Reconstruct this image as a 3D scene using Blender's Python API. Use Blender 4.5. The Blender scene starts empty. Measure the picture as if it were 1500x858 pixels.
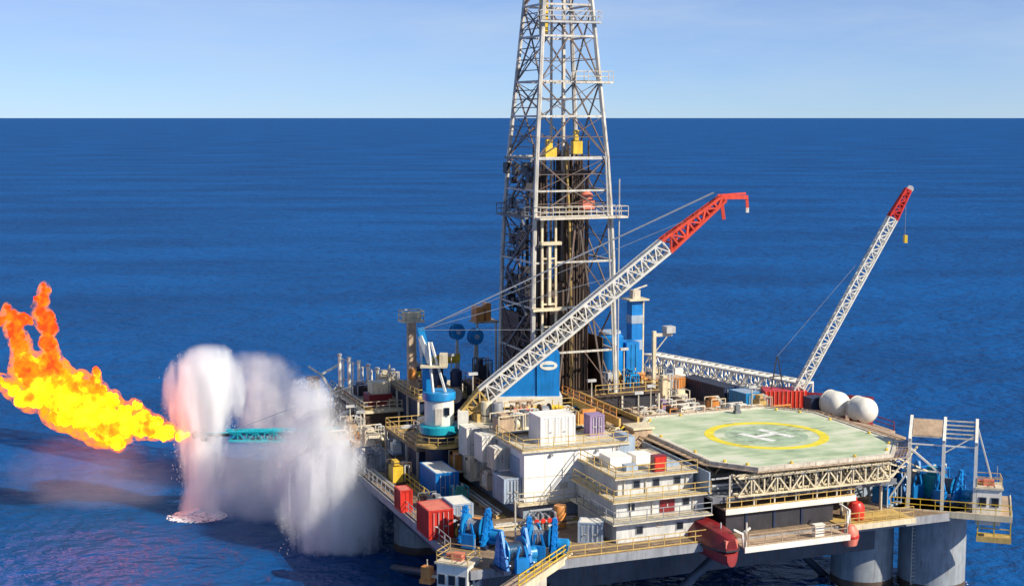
import bpy, bmesh, math, random
from mathutils import Vector, Matrix, noise
R = math.radians
rng = random.Random(11)
S = bpy.context.scene
C = S.collection

# ------------------------------------------------------------------ camera, sky, sun, exposure
cam_d = bpy.data.cameras.new('camera'); cam = bpy.data.objects.new('camera', cam_d); C.objects.link(cam)
cam.location = (0, 0, 47); cam.rotation_euler = (R(90 - 6.98), 0, 0)
cam_d.sensor_width = 36; cam_d.lens = 50.4; cam_d.clip_start = 1; cam_d.clip_end = 200000
S.camera = cam
SUN_AZ, SUN_EL = math.atan2(0.86, -0.51), R(35)
W = bpy.data.worlds.new('World'); S.world = W; W.use_nodes = True
wn = W.node_tree.nodes; wl = W.node_tree.links; wn.clear()
sky = wn.new('ShaderNodeTexSky'); sky.sky_type = 'NISHITA'; sky.sun_disc = False
sky.sun_elevation = SUN_EL; sky.sun_rotation = SUN_AZ; sky.altitude = 0
sky.air_density = .6; sky.dust_density = 0.0; sky.ozone_density = 1.0
hs = wn.new('ShaderNodeHueSaturation'); hs.inputs['Saturation'].default_value = .9
bg = wn.new('ShaderNodeBackground'); bg.inputs['Strength'].default_value = 0.082
wo = wn.new('ShaderNodeOutputWorld')
tint = wn.new('ShaderNodeMix'); tint.data_type = 'RGBA'; tint.blend_type = 'MULTIPLY'; tint.inputs['Factor'].default_value = 1; tint.inputs['B'].default_value = (.5, .7, 1.08, 1)
wl.new(sky.outputs[0], tint.inputs['A']); wl.new(tint.outputs['Result'], hs.inputs['Color']); wtc = wn.new('ShaderNodeTexCoord'); wmp = wn.new('ShaderNodeMapping'); wmp.inputs['Scale'].default_value = (3, 3, 16)
wnz = wn.new('ShaderNodeTexNoise'); wnz.inputs['Scale'].default_value = 1.3; wnz.inputs['Detail'].default_value = 7; wnz.inputs['Roughness'].default_value = .6
wl.new(wtc.outputs['Generated'], wmp.inputs['Vector']); wl.new(wmp.outputs[0], wnz.inputs['Vector'])
wmr = wn.new('ShaderNodeMapRange'); wmr.inputs['From Min'].default_value = .35; wmr.inputs['From Max'].default_value = .8; wmr.inputs['To Max'].default_value = .65
wl.new(wnz.outputs['Fac'], wmr.inputs['Value'])
wmx = wn.new('ShaderNodeMix'); wmx.data_type = 'RGBA'; wmx.inputs['B'].default_value = (4.9, 6.1, 7.6, 1)      # thin high haze
wl.new(wmr.outputs[0], wmx.inputs['Factor']); wl.new(hs.outputs[0], wmx.inputs['A']); wl.new(wmx.outputs['Result'], bg.inputs[0]); wl.new(bg.outputs[0], wo.inputs[0])
sd = bpy.data.lights.new('sun', 'SUN'); sd.energy = 5.0; sd.angle = R(0.5); sd.color = (1, .91, .76)
so = bpy.data.objects.new('sun', sd); C.objects.link(so)
sdir = Vector((math.sin(SUN_AZ) * math.cos(SUN_EL), math.cos(SUN_AZ) * math.cos(SUN_EL), math.sin(SUN_EL)))
so.rotation_euler = sdir.to_track_quat('Z', 'Y').to_euler(); so.location = (60, -60, 120)
S.view_settings.view_transform = 'Standard'; S.view_settings.look = 'None'
S.view_settings.exposure = 0.45; S.view_settings.gamma = 1
S.render.engine = 'CYCLES'
S.cycles.volume_bounces = 9; S.cycles.max_bounces = 12; S.cycles.use_denoising = True
S.cycles.volume_step_rate = 1.5; S.cycles.volume_max_steps = 128
S.cycles.use_adaptive_sampling = True; S.cycles.adaptive_threshold = 0.02

# ------------------------------------------------------------------ materials
MATS = {}
def nodemat(name):
    m = bpy.data.materials.new(name); m.use_nodes = True
    n = m.node_tree.nodes; n.clear()
    return m, n, m.node_tree.links
def paint(name, col, rough=.5, wear=.25, rust=0., metal=0., streak=.3, rustcol=(.16, .06, .025)):
    """weathered paint: cloudy tone shifts, vertical dirt streaks, rust spots"""
    if name in MATS: return MATS[name]
    m, n, l = nodemat(name)
    out = n.new('ShaderNodeOutputMaterial'); b = n.new('ShaderNodeBsdfPrincipled')
    b.inputs['Roughness'].default_value = rough; b.inputs['Metallic'].default_value = metal
    tc = n.new('ShaderNodeTexCoord')
    oi = n.new('ShaderNodeObjectInfo')
    vadd = n.new('ShaderNodeVectorMath'); vadd.operation = 'ADD'
    l.new(tc.outputs['Object'], vadd.inputs[0]); l.new(oi.outputs['Location'], vadd.inputs[1])
    n1 = n.new('ShaderNodeTexNoise'); n1.inputs['Scale'].default_value = .8; n1.inputs['Detail'].default_value = 6
    l.new(vadd.outputs[0], n1.inputs['Vector'])
    mp = n.new('ShaderNodeMapping'); mp.inputs['Scale'].default_value = (3.2, 3.2, .35)
    l.new(vadd.outputs[0], mp.inputs['Vector'])
    n2 = n.new('ShaderNodeTexNoise'); n2.inputs['Scale'].default_value = 1.; n2.inputs['Detail'].default_value = 5
    l.new(mp.outputs[0], n2.inputs['Vector'])
    r1 = n.new('ShaderNodeMapRange'); r1.inputs['From Min'].default_value = .3; r1.inputs['From Max'].default_value = .7
    r1.inputs['To Min'].default_value = 1 - wear; r1.inputs['To Max'].default_value = 1 + wear * .4
    l.new(n1.outputs['Fac'], r1.inputs['Value'])
    r2 = n.new('ShaderNodeMapRange'); r2.inputs['From Min'].default_value = .42; r2.inputs['From Max'].default_value = .75
    r2.inputs['To Min'].default_value = 1; r2.inputs['To Max'].default_value = 1 - streak
    l.new(n2.outputs['Fac'], r2.inputs['Value'])
    mu = n.new('ShaderNodeMath'); mu.operation = 'MULTIPLY'
    l.new(r1.outputs[0], mu.inputs[0]); l.new(r2.outputs[0], mu.inputs[1])
    vm = n.new('ShaderNodeVectorMath'); vm.operation = 'SCALE'; vm.inputs[0].default_value = col
    l.new(mu.outputs[0], vm.inputs['Scale'])
    src = vm.outputs[0]
    if rust > 0:
        n3 = n.new('ShaderNodeTexNoise'); n3.inputs['Scale'].default_value = 1.7; n3.inputs['Detail'].default_value = 8; n3.inputs['Roughness'].default_value = .7
        l.new(mp.outputs[0], n3.inputs['Vector'])
        r3 = n.new('ShaderNodeMapRange'); t = .68 - .3 * rust
        r3.inputs['From Min'].default_value = t; r3.inputs['From Max'].default_value = t + .1
        l.new(n3.outputs['Fac'], r3.inputs['Value'])
        mx = n.new('ShaderNodeMix'); mx.data_type = 'RGBA'
        l.new(r3.outputs[0], mx.inputs['Factor']); l.new(src, mx.inputs['A']); mx.inputs['B'].default_value = (*rustcol, 1)
        src = mx.outputs['Result']
    l.new(src, b.inputs['Base Color']); l.new(b.outputs[0], out.inputs[0])
    MATS[name] = m
    return m
white = paint('white_paint', (.8, .77, .68), .45, .14, .3, streak=.12, rustcol=(.42, .27, .15))
cleanwhite = paint('clean_white_paint', (.84, .82, .77), .45, .06, .1, streak=.08, rustcol=(.55, .42, .28))
offwhite = paint('offwhite_paint', (.64, .58, .47), .5, .25, .4, streak=.25)
cream = paint('cream_paint', (.72, .62, .42), .5, .2, .3)
steel = paint('galvanised_steel', (.5, .5, .49), .45, .2, .2)
brace_m = paint('derrick_brace_paint', (.15, .12, .1), .5, .35, .55)
derrick_m = paint('derrick_silver_paint', (.6, .57, .5), .45, .3, .4)
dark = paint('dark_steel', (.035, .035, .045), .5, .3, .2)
brownsteel = paint('grimy_brown_steel', (.085, .055, .04), .6, .4, .3)
grey = paint('grey_paint', (.3, .31, .33), .5, .25, .3)
midgrey = paint('mid_grey_paint', (.16, .17, .19), .5, .25, .3)
shadewhite = paint('shade_toned_white_paint', (.6, .61, .6), .5, .2, .3)  # white walls greyed down so the paint carries the helideck's shade
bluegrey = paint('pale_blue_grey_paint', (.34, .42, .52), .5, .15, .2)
blue = paint('blue_paint', (.005, .2, .58), .4, .2, .1, rustcol=(.05, .06, .09))
blue2 = paint('bright_blue_paint', (.01, .24, .55), .4, .25, .2, rustcol=(.04, .05, .08))
teal = paint('teal_paint', (.01, .36, .46), .4, .2, .1)
navy = paint('navy_paint', (.015, .03, .08), .5, .25, .2)
hullm = paint('hull_paint', (.05, .075, .11), .5, .3, .35)
colm = paint('column_paint', (.32, .35, .37), .45, .2, .3)
red = paint('red_paint', (.62, .035, .02), .4, .2, .12)
redpale = paint('faded_red_paint', (.72, .2, .13), .5, .2, .1)
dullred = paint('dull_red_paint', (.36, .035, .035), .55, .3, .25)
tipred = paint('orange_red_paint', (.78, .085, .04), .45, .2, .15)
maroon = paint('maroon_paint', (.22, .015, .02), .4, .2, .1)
orange = paint('orange_paint', (.68, .27, .06), .5, .25, .3)
yellow = paint('yellow_paint', (.75, .5, .04), .45, .2, .25)
ochre = paint('ochre_yellow_paint', (.62, .42, .13), .5, .25, .3)
purple = paint('mauve_paint', (.35, .25, .42), .5, .25, .2)
deckm = paint('deck_paint', (.3, .22, .14), .7, .4, .5)
roofm = paint('cream_deck_paint', (.62, .56, .42), .65, .25, .25)
tan = paint('tan_paint', (.5, .36, .24), .6, .3, .3)
glassm = paint('dark_window_glass', (.015, .02, .03), .1, .1)
greenp = paint('sea_green_paint', (.05, .3, .24), .5, .2, .1)
wire = paint('wire_rope', (.24, .26, .3), .5, .1)

# ------------------------------------------------------------------ mesh helpers
class MB:
    def __init__(s): s.bm = bmesh.new()
    def box(s, x0, y0, z0, x1, y1, z1):
        v = [s.bm.verts.new(p) for p in ((x0,y0,z0),(x1,y0,z0),(x1,y1,z0),(x0,y1,z0),(x0,y0,z1),(x1,y0,z1),(x1,y1,z1),(x0,y1,z1))]
        for f in ((3,2,1,0),(4,5,6,7),(0,1,5,4),(1,2,6,5),(2,3,7,6),(3,0,4,7)): s.bm.faces.new([v[i] for i in f])
        return s
    def cbox(s, cx, cy, z0, w, d, h): return s.box(cx-w/2, cy-d/2, z0, cx+w/2, cy+d/2, z0+h)
    def prism(s, poly, z0, z1):
        a = [s.bm.verts.new((x, y, z0)) for x, y in poly]; b = [s.bm.verts.new((x, y, z1)) for x, y in poly]
        n = len(poly); s.bm.faces.new(a[::-1]); s.bm.faces.new(b)
        for i in range(n): s.bm.faces.new([a[i], a[(i+1) % n], b[(i+1) % n], b[i]])
        return s
    def sideprism(s, poly, y0, y1):          # polygon in x,z extruded along y
        a = [s.bm.verts.new((x, y0, z)) for x, z in poly]; b = [s.bm.verts.new((x, y1, z)) for x, z in poly]
        n = len(poly); s.bm.faces.new(a); s.bm.faces.new(b[::-1])
        for i in range(n): s.bm.faces.new([a[(i+1) % n], a[i], b[i], b[(i+1) % n]])
        return s
    def tube(s, p0, p1, r, n=6, r1=None):
        p0, p1 = Vector(p0), Vector(p1); r1 = r if r1 is None else r1
        d = (p1 - p0)
        if d.length < 1e-6: return s
        q = d.to_track_quat('Z', 'Y').to_matrix()
        A, B = [], []
        for i in range(n):
            a = 2 * math.pi * (i + .5) / n; o = q @ Vector((math.cos(a), math.sin(a), 0))
            A.append(s.bm.verts.new(p0 + o * r)); B.append(s.bm.verts.new(p1 + o * r1))
        s.bm.faces.new(A[::-1]); s.bm.faces.new(B)
        for i in range(n):
            f = s.bm.faces.new([A[i], A[(i+1) % n], B[(i+1) % n], B[i]]); f.smooth = n > 8
        return s
    def bar(s, p0, p1, r): return s.tube(p0, p1, r, 4)
    def path(s, pts, r, n=6):
        for a, b in zip(pts, pts[1:]): s.tube(a, b, r, n)
        return s
    def lathe(s, prof, n=20, axis='Z', o=(0, 0, 0)):
        o = Vector(o); rings = []
        for (r, h) in prof:
            ring = []
            for i in range(n):
                a = 2 * math.pi * i / n
                p = (r*math.cos(a), r*math.sin(a), h)
                if axis == 'X': p = (h, r*math.cos(a), r*math.sin(a))
                if axis == 'Y': p = (r*math.sin(a), h, r*math.cos(a))
                ring.append(s.bm.verts.new(o + Vector(p)))
            rings.append(ring)
        for a, b in zip(rings, rings[1:]):
            for i in range(n):
                f = s.bm.faces.new([a[i], a[(i+1) % n], b[(i+1) % n], b[i]]); f.smooth = True
        s.bm.faces.new(rings[0][::-1]); s.bm.faces.new(rings[-1])
        return s
    def lattice(s, p0, p1, w0, h0, w1, h1, nb, rc, rb, up=(0, 0, 1)):
        p0, p1 = Vector(p0), Vector(p1); d = (p1 - p0).normalized(); up = Vector(up)
        side = d.cross(up).normalized(); nor = side.cross(d).normalized()
        def crn(t, k):
            c = p0.lerp(p1, t); w = w0 + (w1 - w0) * t; h = h0 + (h1 - h0) * t
            return c + side * (w/2 * (1, 1, -1, -1)[k]) + nor * (h/2 * (1, -1, -1, 1)[k])
        for k in range(4): s.tube(crn(0, k), crn(1, k), rc, 6)
        for i in range(nb):
            a, b = i / nb, (i + 1) / nb
            for k in range(4):
                j = (k + 1) % 4
                if i % 2: s.bar(crn(a, k), crn(b, j), rb)
                else: s.bar(crn(a, j), crn(b, k), rb)
                s.bar(crn(b, k), crn(b, j), rb)
        return s
    def mesh(s, name):
        bmesh.ops.recalc_face_normals(s.bm, faces=s.bm.faces)
        for e in s.bm.edges:
            if len(e.link_faces) == 2 and e.calc_face_angle(0) > .6: e.smooth = False
        me = bpy.data.meshes.new(name); s.bm.to_mesh(me); s.bm.free(); return me

ORIG = Vector((-3.4, 117.5, 0)); AR = math.atan2(.365, .931)     # rig frame: near corner, heading
def wpos(u, v, z=0):
    return Vector((ORIG.x + u*math.cos(AR) - v*math.sin(AR), ORIG.y + u*math.sin(AR) + v*math.cos(AR), z))
def setprops(o, label=None, cat=None, group=None, kind=None):
    if label: o['label'] = label
    if cat: o['category'] = cat
    if group: o['group'] = group
    if kind: o['kind'] = kind
    return o
def thing(name, label, cat, u, v, z, rz=0, group=None, world=False):
    o = bpy.data.objects.new(name, None); C.objects.link(o); o.empty_display_size = .3
    o.location = Vector((u, v, z)) if world else wpos(u, v, z)
    o.rotation_euler = (0, 0, rz if world else AR + rz)
    return setprops(o, label, cat, group)
def part(t, name, mb, mat, label=None):
    o = bpy.data.objects.new(name, mb.mesh(name)); C.objects.link(o); o.data.materials.append(mat); o.parent = t
    if label: o['label'] = label
    return o
def solo(name, label, cat, mb, mat, u, v, z, rz=0, group=None, world=False):
    o = bpy.data.objects.new(name, mb.mesh(name)); C.objects.link(o); o.data.materials.append(mat)
    o.location = Vector((u, v, z)) if world else wpos(u, v, z)
    o.rotation_euler = (0, 0, rz if world else AR + rz)
    return setprops(o, label, cat, group)
def dup(t, u, v, z, rz=0, label=None, group=None, world=False):
    def cp(o, par):
        c = o.copy(); C.objects.link(c)
        if par: c.parent = par
        for ch in list(o.children): cp(ch, c)
        return c
    r = cp(t, None)
    r.location = Vector((u, v, z)) if world else wpos(u, v, z); r.rotation_euler = (0, 0, rz if world else AR + rz)
    if label: r['label'] = label
    if group: r['group'] = group
    return r
def child_of(obj_, name, mb, mat, label=None): return part(obj_, name, mb, mat, label)

def railing(label, pts, mat=None, h=1.1, group='handrails round the decks and walkways', rad=.045):
    """open handrail along a line of rig coordinates"""
    mat = mat or yellow; o = Vector(pts[0]); mb = MB()
    for a, b in zip(pts, pts[1:]):
        a, b = Vector(a) - o, Vector(b) - o; L = (b - a).length; n = max(1, round(L / 1.6))
        for i in range(n + 1):
            p = a.lerp(b, i / n); mb.bar(p, p + Vector((0, 0, h)), rad)
        for hh in (h, h * .55): mb.bar(a + Vector((0, 0, hh)), b + Vector((0, 0, hh)), rad)
        mb.bar(a + Vector((0, 0, .08)), b + Vector((0, 0, .08)), rad * 1.2)
    return solo('handrail', label, 'railing', mb, mat, o.x, o.y, o.z, 0, group)

# ------------------------------------------------------------------ sea
m, n, l = nodemat('sea_water')
out = n.new('ShaderNodeOutputMaterial'); b = n.new('ShaderNodeBsdfPrincipled')
geo = n.new('ShaderNodeNewGeometry')
def wave(scale, rot, sx, sy, det):
    mp = n.new('ShaderNodeMapping'); mp.inputs['Rotation'].default_value = (0, 0, R(rot)); mp.inputs['Scale'].default_value = (sx, sy, 1)
    l.new(geo.outputs['Position'], mp.inputs['Vector'])
    t = n.new('ShaderNodeTexNoise'); t.inputs['Scale'].default_value = scale; t.inputs['Detail'].default_value = det; t.inputs['Roughness'].default_value = .55
    l.new(mp.outputs[0], t.inputs['Vector']); return t.outputs['Fac']
w1 = wave(.13, 10, .7, 1, 5); w2 = wave(.5, -14, .8, 1, 4); w3 = wave(.02, 4, .4, 1, 2)
ma = n.new('ShaderNodeMath'); ma.operation = 'MULTIPLY_ADD'; ma.inputs[1].default_value = .36
l.new(w2, ma.inputs[0]); l.new(w1, ma.inputs[2])
bp = n.new('ShaderNodeBump'); bp.inputs['Strength'].default_value = 1.; bp.inputs['Distance'].default_value = 2.8
l.new(ma.outputs[0], bp.inputs['Height'])
mx = n.new('ShaderNodeMix'); mx.data_type = 'RGBA'
mx.inputs['A'].default_value = (.0001, .05, .19, 1); mx.inputs['B'].default_value = (.0001, .076, .275, 1)
mr = n.new('ShaderNodeMapRange'); mr.inputs['From Min'].default_value = .35; mr.inputs['From Max'].default_value = .65
l.new(w3, mr.inputs['Value']); l.new(mr.outputs[0], mx.inputs['Factor']); l.new(mx.outputs['Result'], b.inputs['Base Color'])
b.inputs['Roughness'].default_value = .5; b.inputs['Specular IOR Level'].default_value = 0
gl_ = n.new('ShaderNodeBsdfGlossy'); gl_.inputs['Roughness'].default_value = .2; gl_.inputs['Color'].default_value = (1, 1, 1, 1)
fr_ = n.new('ShaderNodeFresnel'); fr_.inputs['IOR'].default_value = 1.33
mn_ = n.new('ShaderNodeMath'); mn_.operation = 'MINIMUM'; mn_.inputs[1].default_value = .095      # choppy water never mirrors like a flat sheet
ms_ = n.new('ShaderNodeMixShader')
for q in (b, gl_, fr_): l.new(bp.outputs[0], q.inputs['Normal'])
l.new(fr_.outputs[0], mn_.inputs[0]); l.new(mn_.outputs[0], ms_.inputs[0]); l.new(b.outputs[0], ms_.inputs[1]); l.new(gl_.outputs[0], ms_.inputs[2]); l.new(ms_.outputs[0], out.inputs[0])
MATS['sea'] = m
mb = MB(); rings = []
for r in (30, 300, 3000, 80000):
    rings.append([mb.bm.verts.new((r*math.cos(2*math.pi*i/64), r*math.sin(2*math.pi*i/64), 0)) for i in range(64)])
mb.bm.faces.new(rings[0])
for a, b_ in zip(rings, rings[1:]):
    for i in range(64): mb.bm.faces.new([a[i], b_[i], b_[(i+1) % 64], a[(i+1) % 64]])
sea = bpy.data.objects.new('water', mb.mesh('water')); C.objects.link(sea); sea.data.materials.append(m)
sea.location = (0, 150, 0); sea['kind'] = 'structure'; sea['label'] = 'deep blue open sea with small wind ripples'

# ------------------------------------------------------------------ hull
hull = thing('drilling_platform', 'large semi-submersible drilling platform hull with dark edge above the sea on round columns', 'platform', 0, 0, 0)
part(hull, 'main_deck', MB().box(0, 0, 8.75, 52, 71, 9), deckm)
part(hull, 'hull_side', MB().box(3.2, 4.6, 4.6, 44, 68, 8.747), hullm)
e = MB()
for z in (8.2,): e.box(-.12, -.14, z, 52.12, 0.147, 8.98).box(-.14, .15, z, .147, 71, 8.98).box(51.853, .15, z, 52.14, 71, 8.98)
part(hull, 'deck_edge', e, grey)
for (u, v, r) in ((45.4, 8.6, 3.1), (51.4, 5.2, 3.3), (6, 8, 3.3), (8, 62, 3.3), (46, 62, 3.3), (7, 36, 3.), (46, 36, 3.)):
    c = part(hull, 'column', MB().lathe([(r, -3), (r, 8.745)], 40, o=(u, v, 0)), colm)
    w = MB().lathe([(r + .01, -.5), (r + .06, -.4), (r + .06, .5), (r + .01, .8)], 40, o=(u, v, 0)); child_of(c, 'waterline_band', w, brownsteel)
for a, b_ in (((24, 1.5, 6.8), (13, 1.6, -1.5)), ((36, 12, 6.6), (44, 11.5, -1)), ((9, 4, 5), (2, 30, 0)), ((10, 40, 6), (10, 58, -1)), ((30, 6, 6.6), (40, 30, -1))):
    part(hull, 'brace', MB().tube(a, b_, .42, 14), hullm)
lad = MB()
for x in (-.25, .25): lad.bar((x, 0, -7.5), (x, 0, 0), .05)
for k in range(20): lad.bar((-.25, 0, -7.4 + k*.38), (.25, 0, -7.4 + k*.38), .035)
solo('access_ladder', 'pale ladder running down between the two right hand columns to the sea', 'ladder', lad, offwhite, 48.2, 3.9, 8.2)

# ------------------------------------------------------------------ accommodation block
blk = thing('accommodation_block', 'tiered white accommodation block with overhanging walkways beside the helideck', 'building', 10, 13, 9)
part(blk, 'foot_path', MB().box(-4, -3.2, .004, 7, -1.3, .05), roofm)
# coordinates relative to (10,13,9)
part(blk, 'base_wall', MB().box(-.15, -.1, 0, 9, 20, 1.4), bluegrey)
part(blk, 'walkway_slab', MB().box(-.9, -.8, 1.403, 8.4, 20.5, 1.55), cream)
part(blk, 'upper_wall', MB().box(0, 0, 1.553, 10.5, 17, 6.4), cleanwhite)
part(blk, 'roof', MB().box(-.35, -.35, 6.403, 11, 17.3, 6.6), roofm)
# joints and rust stained panel edges on the tall front
sm = MB()
for k in range(1, 5): sm.box(k*2.1, -.015, 1.6, k*2.1 + .03, -.002, 6.3)
sm.box(0.1, -.03, 3.9, 10.2, -.002, 3.96)
part(blk, 'panel_seam', sm, offwhite)
def win(t, name, x0, z0, w, h, y, fm=grey):
    f = MB().box(x0-.08, y-.05, z0-.08, x0+w+.08, y-.003, z0+h+.08); fo = part(t, name, f, fm)
    child_of(fo, 'pane', MB().box(x0, y-.075, z0, x0+w, y-.053, z0+h), glassm)
# left face door and vent panel
part(blk, 'vent_panel', MB().box(-.06, 1.2, 3.3, -.003, 3.6, 5.6), bluegrey)
part(blk, 'door', MB().box(-.06, 7, 1.55, -.003, 7.95, 3.6), grey)
for x, z in ((3.6, 2.6), (6.2, 2.6)): part(blk, 'louvre', MB().box(x, -.05, z, x + .9, -.003, z + .6), offwhite)
for x in (2.6, 7.4): part(blk, 'wall_lamp', MB().box(x, -.3, 5.9, x + .3, -.003, 6.1), grey)
part(blk, 'ladder', MB().bar((9.4, -.2, 1.6), (9.4, -.2, 6.9), .045).bar((9.8, -.2, 1.6), (9.8, -.2, 6.9), .045), offwhite)
part(blk, 'awning', MB().box(6.6, -1.4, 5.3, 11.4, -.003, 5.5), grey)
# stepped right wing (under the helideck)
wing = thing('accommodation_wing', 'three terraced white deckhouse levels painted in a shade tone below the helideck', 'building', 14.5, 2.5, 9)
part(wing, 'lower_wall', MB().box(.2, 0, 0, 9.2, 8.5, 1.85), shadewhite)
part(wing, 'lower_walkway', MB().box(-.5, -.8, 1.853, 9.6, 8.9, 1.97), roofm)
part(wing, 'middle_wall', MB().box(.8, 1.3, 1.973, 9.8, 10.4, 3.45), shadewhite)
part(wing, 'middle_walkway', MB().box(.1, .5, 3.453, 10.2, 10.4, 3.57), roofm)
part(wing, 'upper_wall', MB().box(1.6, 2.7, 3.573, 9.4, 12, 5.2), shadewhite)
part(wing, 'upper_walkway', MB().box(1.0, 2.0, 5.203, 9.6, 12, 5.33), roofm)
for x in (2.2, 4.4, 8.6): part(wing, 'pipe', MB().bar((x, 2.6, 3.6), (x, 2.6, 5.2), .06).bar((x, 1.22, 2.0), (x, 1.22, 3.45), .06), offwhite)
for x, z, y in ((1.6, 4.6, 2.7), (3.2, 2.9, 1.3), (4.2, 1.1, 0), (8.0, 1.0, 0)): part(wing, 'louvre', MB().box(x, y-.05, z, x+.7, y-.003, z+.4), offwhite)
part(wing, 'roof_locker', MB().box(2.4, 6.0, 5.333, 4.6, 8.5, 6.3).box(5.4, 6.6, 5.333, 7.2, 8.6, 6.1), cleanwhite)
part(wing, 'roof_pipe', MB().bar((2, 5.4, 5.5), (9, 5.4, 5.5), .08).bar((2, 9.2, 5.6), (9, 9.2, 5.6), .1).bar((7.8, 5, 5.5), (7.8, 11, 5.5), .09), tan)
part(wing, 'duct', MB().box(3.2, 4.2, 5.333, 4.4, 5.197, 5.9).box(6.6, 4.0, 5.333, 8.6, 5.197, 5.8), bluegrey)
dr = part(wing, 'door', MB().box(5.2, 1.22, 1.98, 6.7, 1.297, 3.3), maroon, 'dark red double door')
child_of(dr, 'handle', MB().box(5.9, 1.18, 2.5, 6.0, 1.217, 2.8), steel)
win(wing, 'window', 3.2, 4.2, .6, .6, 2.7); win(wing, 'window', 5.2, 4.2, .6, .6, 2.7); win(wing, 'window', 7.4, 4.2, .6, .6, 2.7)
win(wing, 'window', 2.2, .7, .6, .6, 0); win(wing, 'window', 6.3, .7, .6, .6, 0)
win(wing, 'window', 2.0, 2.5, .6, .6, 1.3); win(wing, 'window', 7.6, 2.5, .6, .6, 1.3)
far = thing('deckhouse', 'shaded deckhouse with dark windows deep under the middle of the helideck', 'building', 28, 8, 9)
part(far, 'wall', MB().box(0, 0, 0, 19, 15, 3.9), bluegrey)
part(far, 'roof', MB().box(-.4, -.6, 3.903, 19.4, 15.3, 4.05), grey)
for k in range(7): win(far, 'window', 1.2 + k*2.5, 2.2, .9, .8, 0)

gl = thing('lower_gallery', 'dark gallery deck slung under the helideck above the red lifeboat', 'gallery', 24.2, 1.9, 12.1)
part(gl, 'gallery_floor', MB().box(0, 0, 0, 20, 15.4, .25), grey)
part(gl, 'front_truss', MB().lattice((2, -.5, 1.3), (18.6, -.5, 1.3), 1.0, 1.7, 1.0, 1.7, 12, .11, .09), cream)
part(gl, 'side_truss', MB().lattice((19.4, .5, 1.4), (19.4, 12, 1.4), .8, 1.6, .8, 1.6, 8, .1, .08), cream)
part(gl, 'edge_beam', MB().box(-.1, -.08, -.25, 20.1, -.003, .3), midgrey)
part(gl, 'shade_screen', MB().box(.2, 1.2, .253, .35, 15, 2.4), bluegrey)  # solid side added to cast shade on the accommodation wing
part(gl, 'pipe_run', MB().bar((.5, 1.2, 1.1), (19, 1.2, 1.1), .12).bar((.5, 1.3, 1.7), (19, 1.3, 1.7), .1).bar((.5, 2.2, .5), (19, 2.2, .5), .16), steel)
for k in range(4): part(gl, 'hanger', MB().bar((2 + k*5.3, .2, .25), (2 + k*5.3, .2, 2.3), .09), offwhite)
railing('yellow handrail along the front edge of the white block roof', [(9.8, 20, 15.6), (9.8, 12.8, 15.6), (20.8, 12.8, 15.6)], ochre)
railing('cream handrail round the overhanging walkway of the white block', [(9.2, 33, 10.55), (9.2, 12.3, 10.55), (18.3, 12.3, 10.55)], cream)
railing('weathered ochre handrail on the top terrace shaded by the helideck', [(15.6, 14, 14.33), (15.6, 4.6, 14.33), (24, 4.6, 14.33)], ochre)
railing('ochre handrail along the middle terrace of the shaded deckhouse wing', [(14.7, 12, 12.57), (14.7, 3.1, 12.57), (24.6, 3.1, 12.57)], ochre)
railing('grey handrail along the lower terrace of the shaded deckhouse wing', [(14.1, 10, 10.97), (14.1, 1.8, 10.97), (24, 1.8, 10.97)], grey)
railing('ochre handrail on the deck edge below the terraced deckhouse wing', [(9, .15, 9), (23, .15, 9)], ochre)
railing('rusty grey handrail along the dark left side of the main deck', [(.15, 6, 9), (.15, 34, 9)], grey)
railing('grey handrail at the far left side of the deck behind the spray', [(.15, 34.2, 9), (.15, 70.8, 9)], grey)
railing('white handrail along the far edge of the deck', [(.3, 70.8, 9), (51.8, 70.8, 9)], offwhite)
railing('long white handrail down the right side of the deck beyond the helideck', [(51.8, 26, 9), (51.8, 70.6, 9)], offwhite)

# ------------------------------------------------------------------ helideck
hd = thing('helideck', 'green octagonal helideck with yellow landing circle and white H', 'helideck', 36.4, 12.8, 15)
OCT = [(-10.7, 7), (-7.4, 12), (7.1, 12), (10.6, 7.7), (10.6, -6.8), (6.6, -11.6), (-7.9, -11.6), (-10.7, -7.8)]
m, n, l = nodemat('helideck_green_paint')
out = n.new('ShaderNodeOutputMaterial'); b = n.new('ShaderNodeBsdfPrincipled'); b.inputs['Roughness'].default_value = .7
tc = n.new('ShaderNodeTexCoord'); mp = n.new('ShaderNodeMapping'); mp.inputs['Rotation'].default_value = (0, 0, R(25)); mp.inputs['Scale'].default_value = (.12, .5, 1)
l.new(tc.outputs['Object'], mp.inputs['Vector'])
t1 = n.new('ShaderNodeTexNoise'); t1.inputs['Scale'].default_value = 1.1; t1.inputs['Detail'].default_value = 6; l.new(mp.outputs[0], t1.inputs['Vector'])
t2 = n.new('ShaderNodeTexNoise'); t2.inputs['Scale'].default_value = .35; t2.inputs['Detail'].default_value = 5; l.new(tc.outputs['Object'], t2.inputs['Vector'])
cr = n.new('ShaderNodeValToRGB')
cr.color_ramp.elements[0].position = .4; cr.color_ramp.elements[0].color = (.31, .4, .25, 1)
cr.color_ramp.elements[1].position = .6; cr.color_ramp.elements[1].color = (.58, .6, .46, 1)
el = cr.color_ramp.elements.new(.5); el.color = (.44, .52, .34, 1)
mm = n.new('ShaderNodeMath'); mm.operation = 'ADD'; l.new(t1.outputs[0], mm.inputs[0]); l.new(t2.outputs[0], mm.inputs[1])
mh = n.new('ShaderNodeMath'); mh.operation = 'MULTIPLY'; mh.inputs[1].default_value = .5; l.new(mm.outputs[0], mh.inputs[0])
l.new(mh.outputs[0], cr.inputs[0]); l.new(cr.outputs[0], b.inputs['Base Color']); l.new(b.outputs[0], out.inputs[0])
helim = m
deck = part(hd, 'landing_deck', MB().prism(OCT, -.3, 0), helim)
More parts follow.
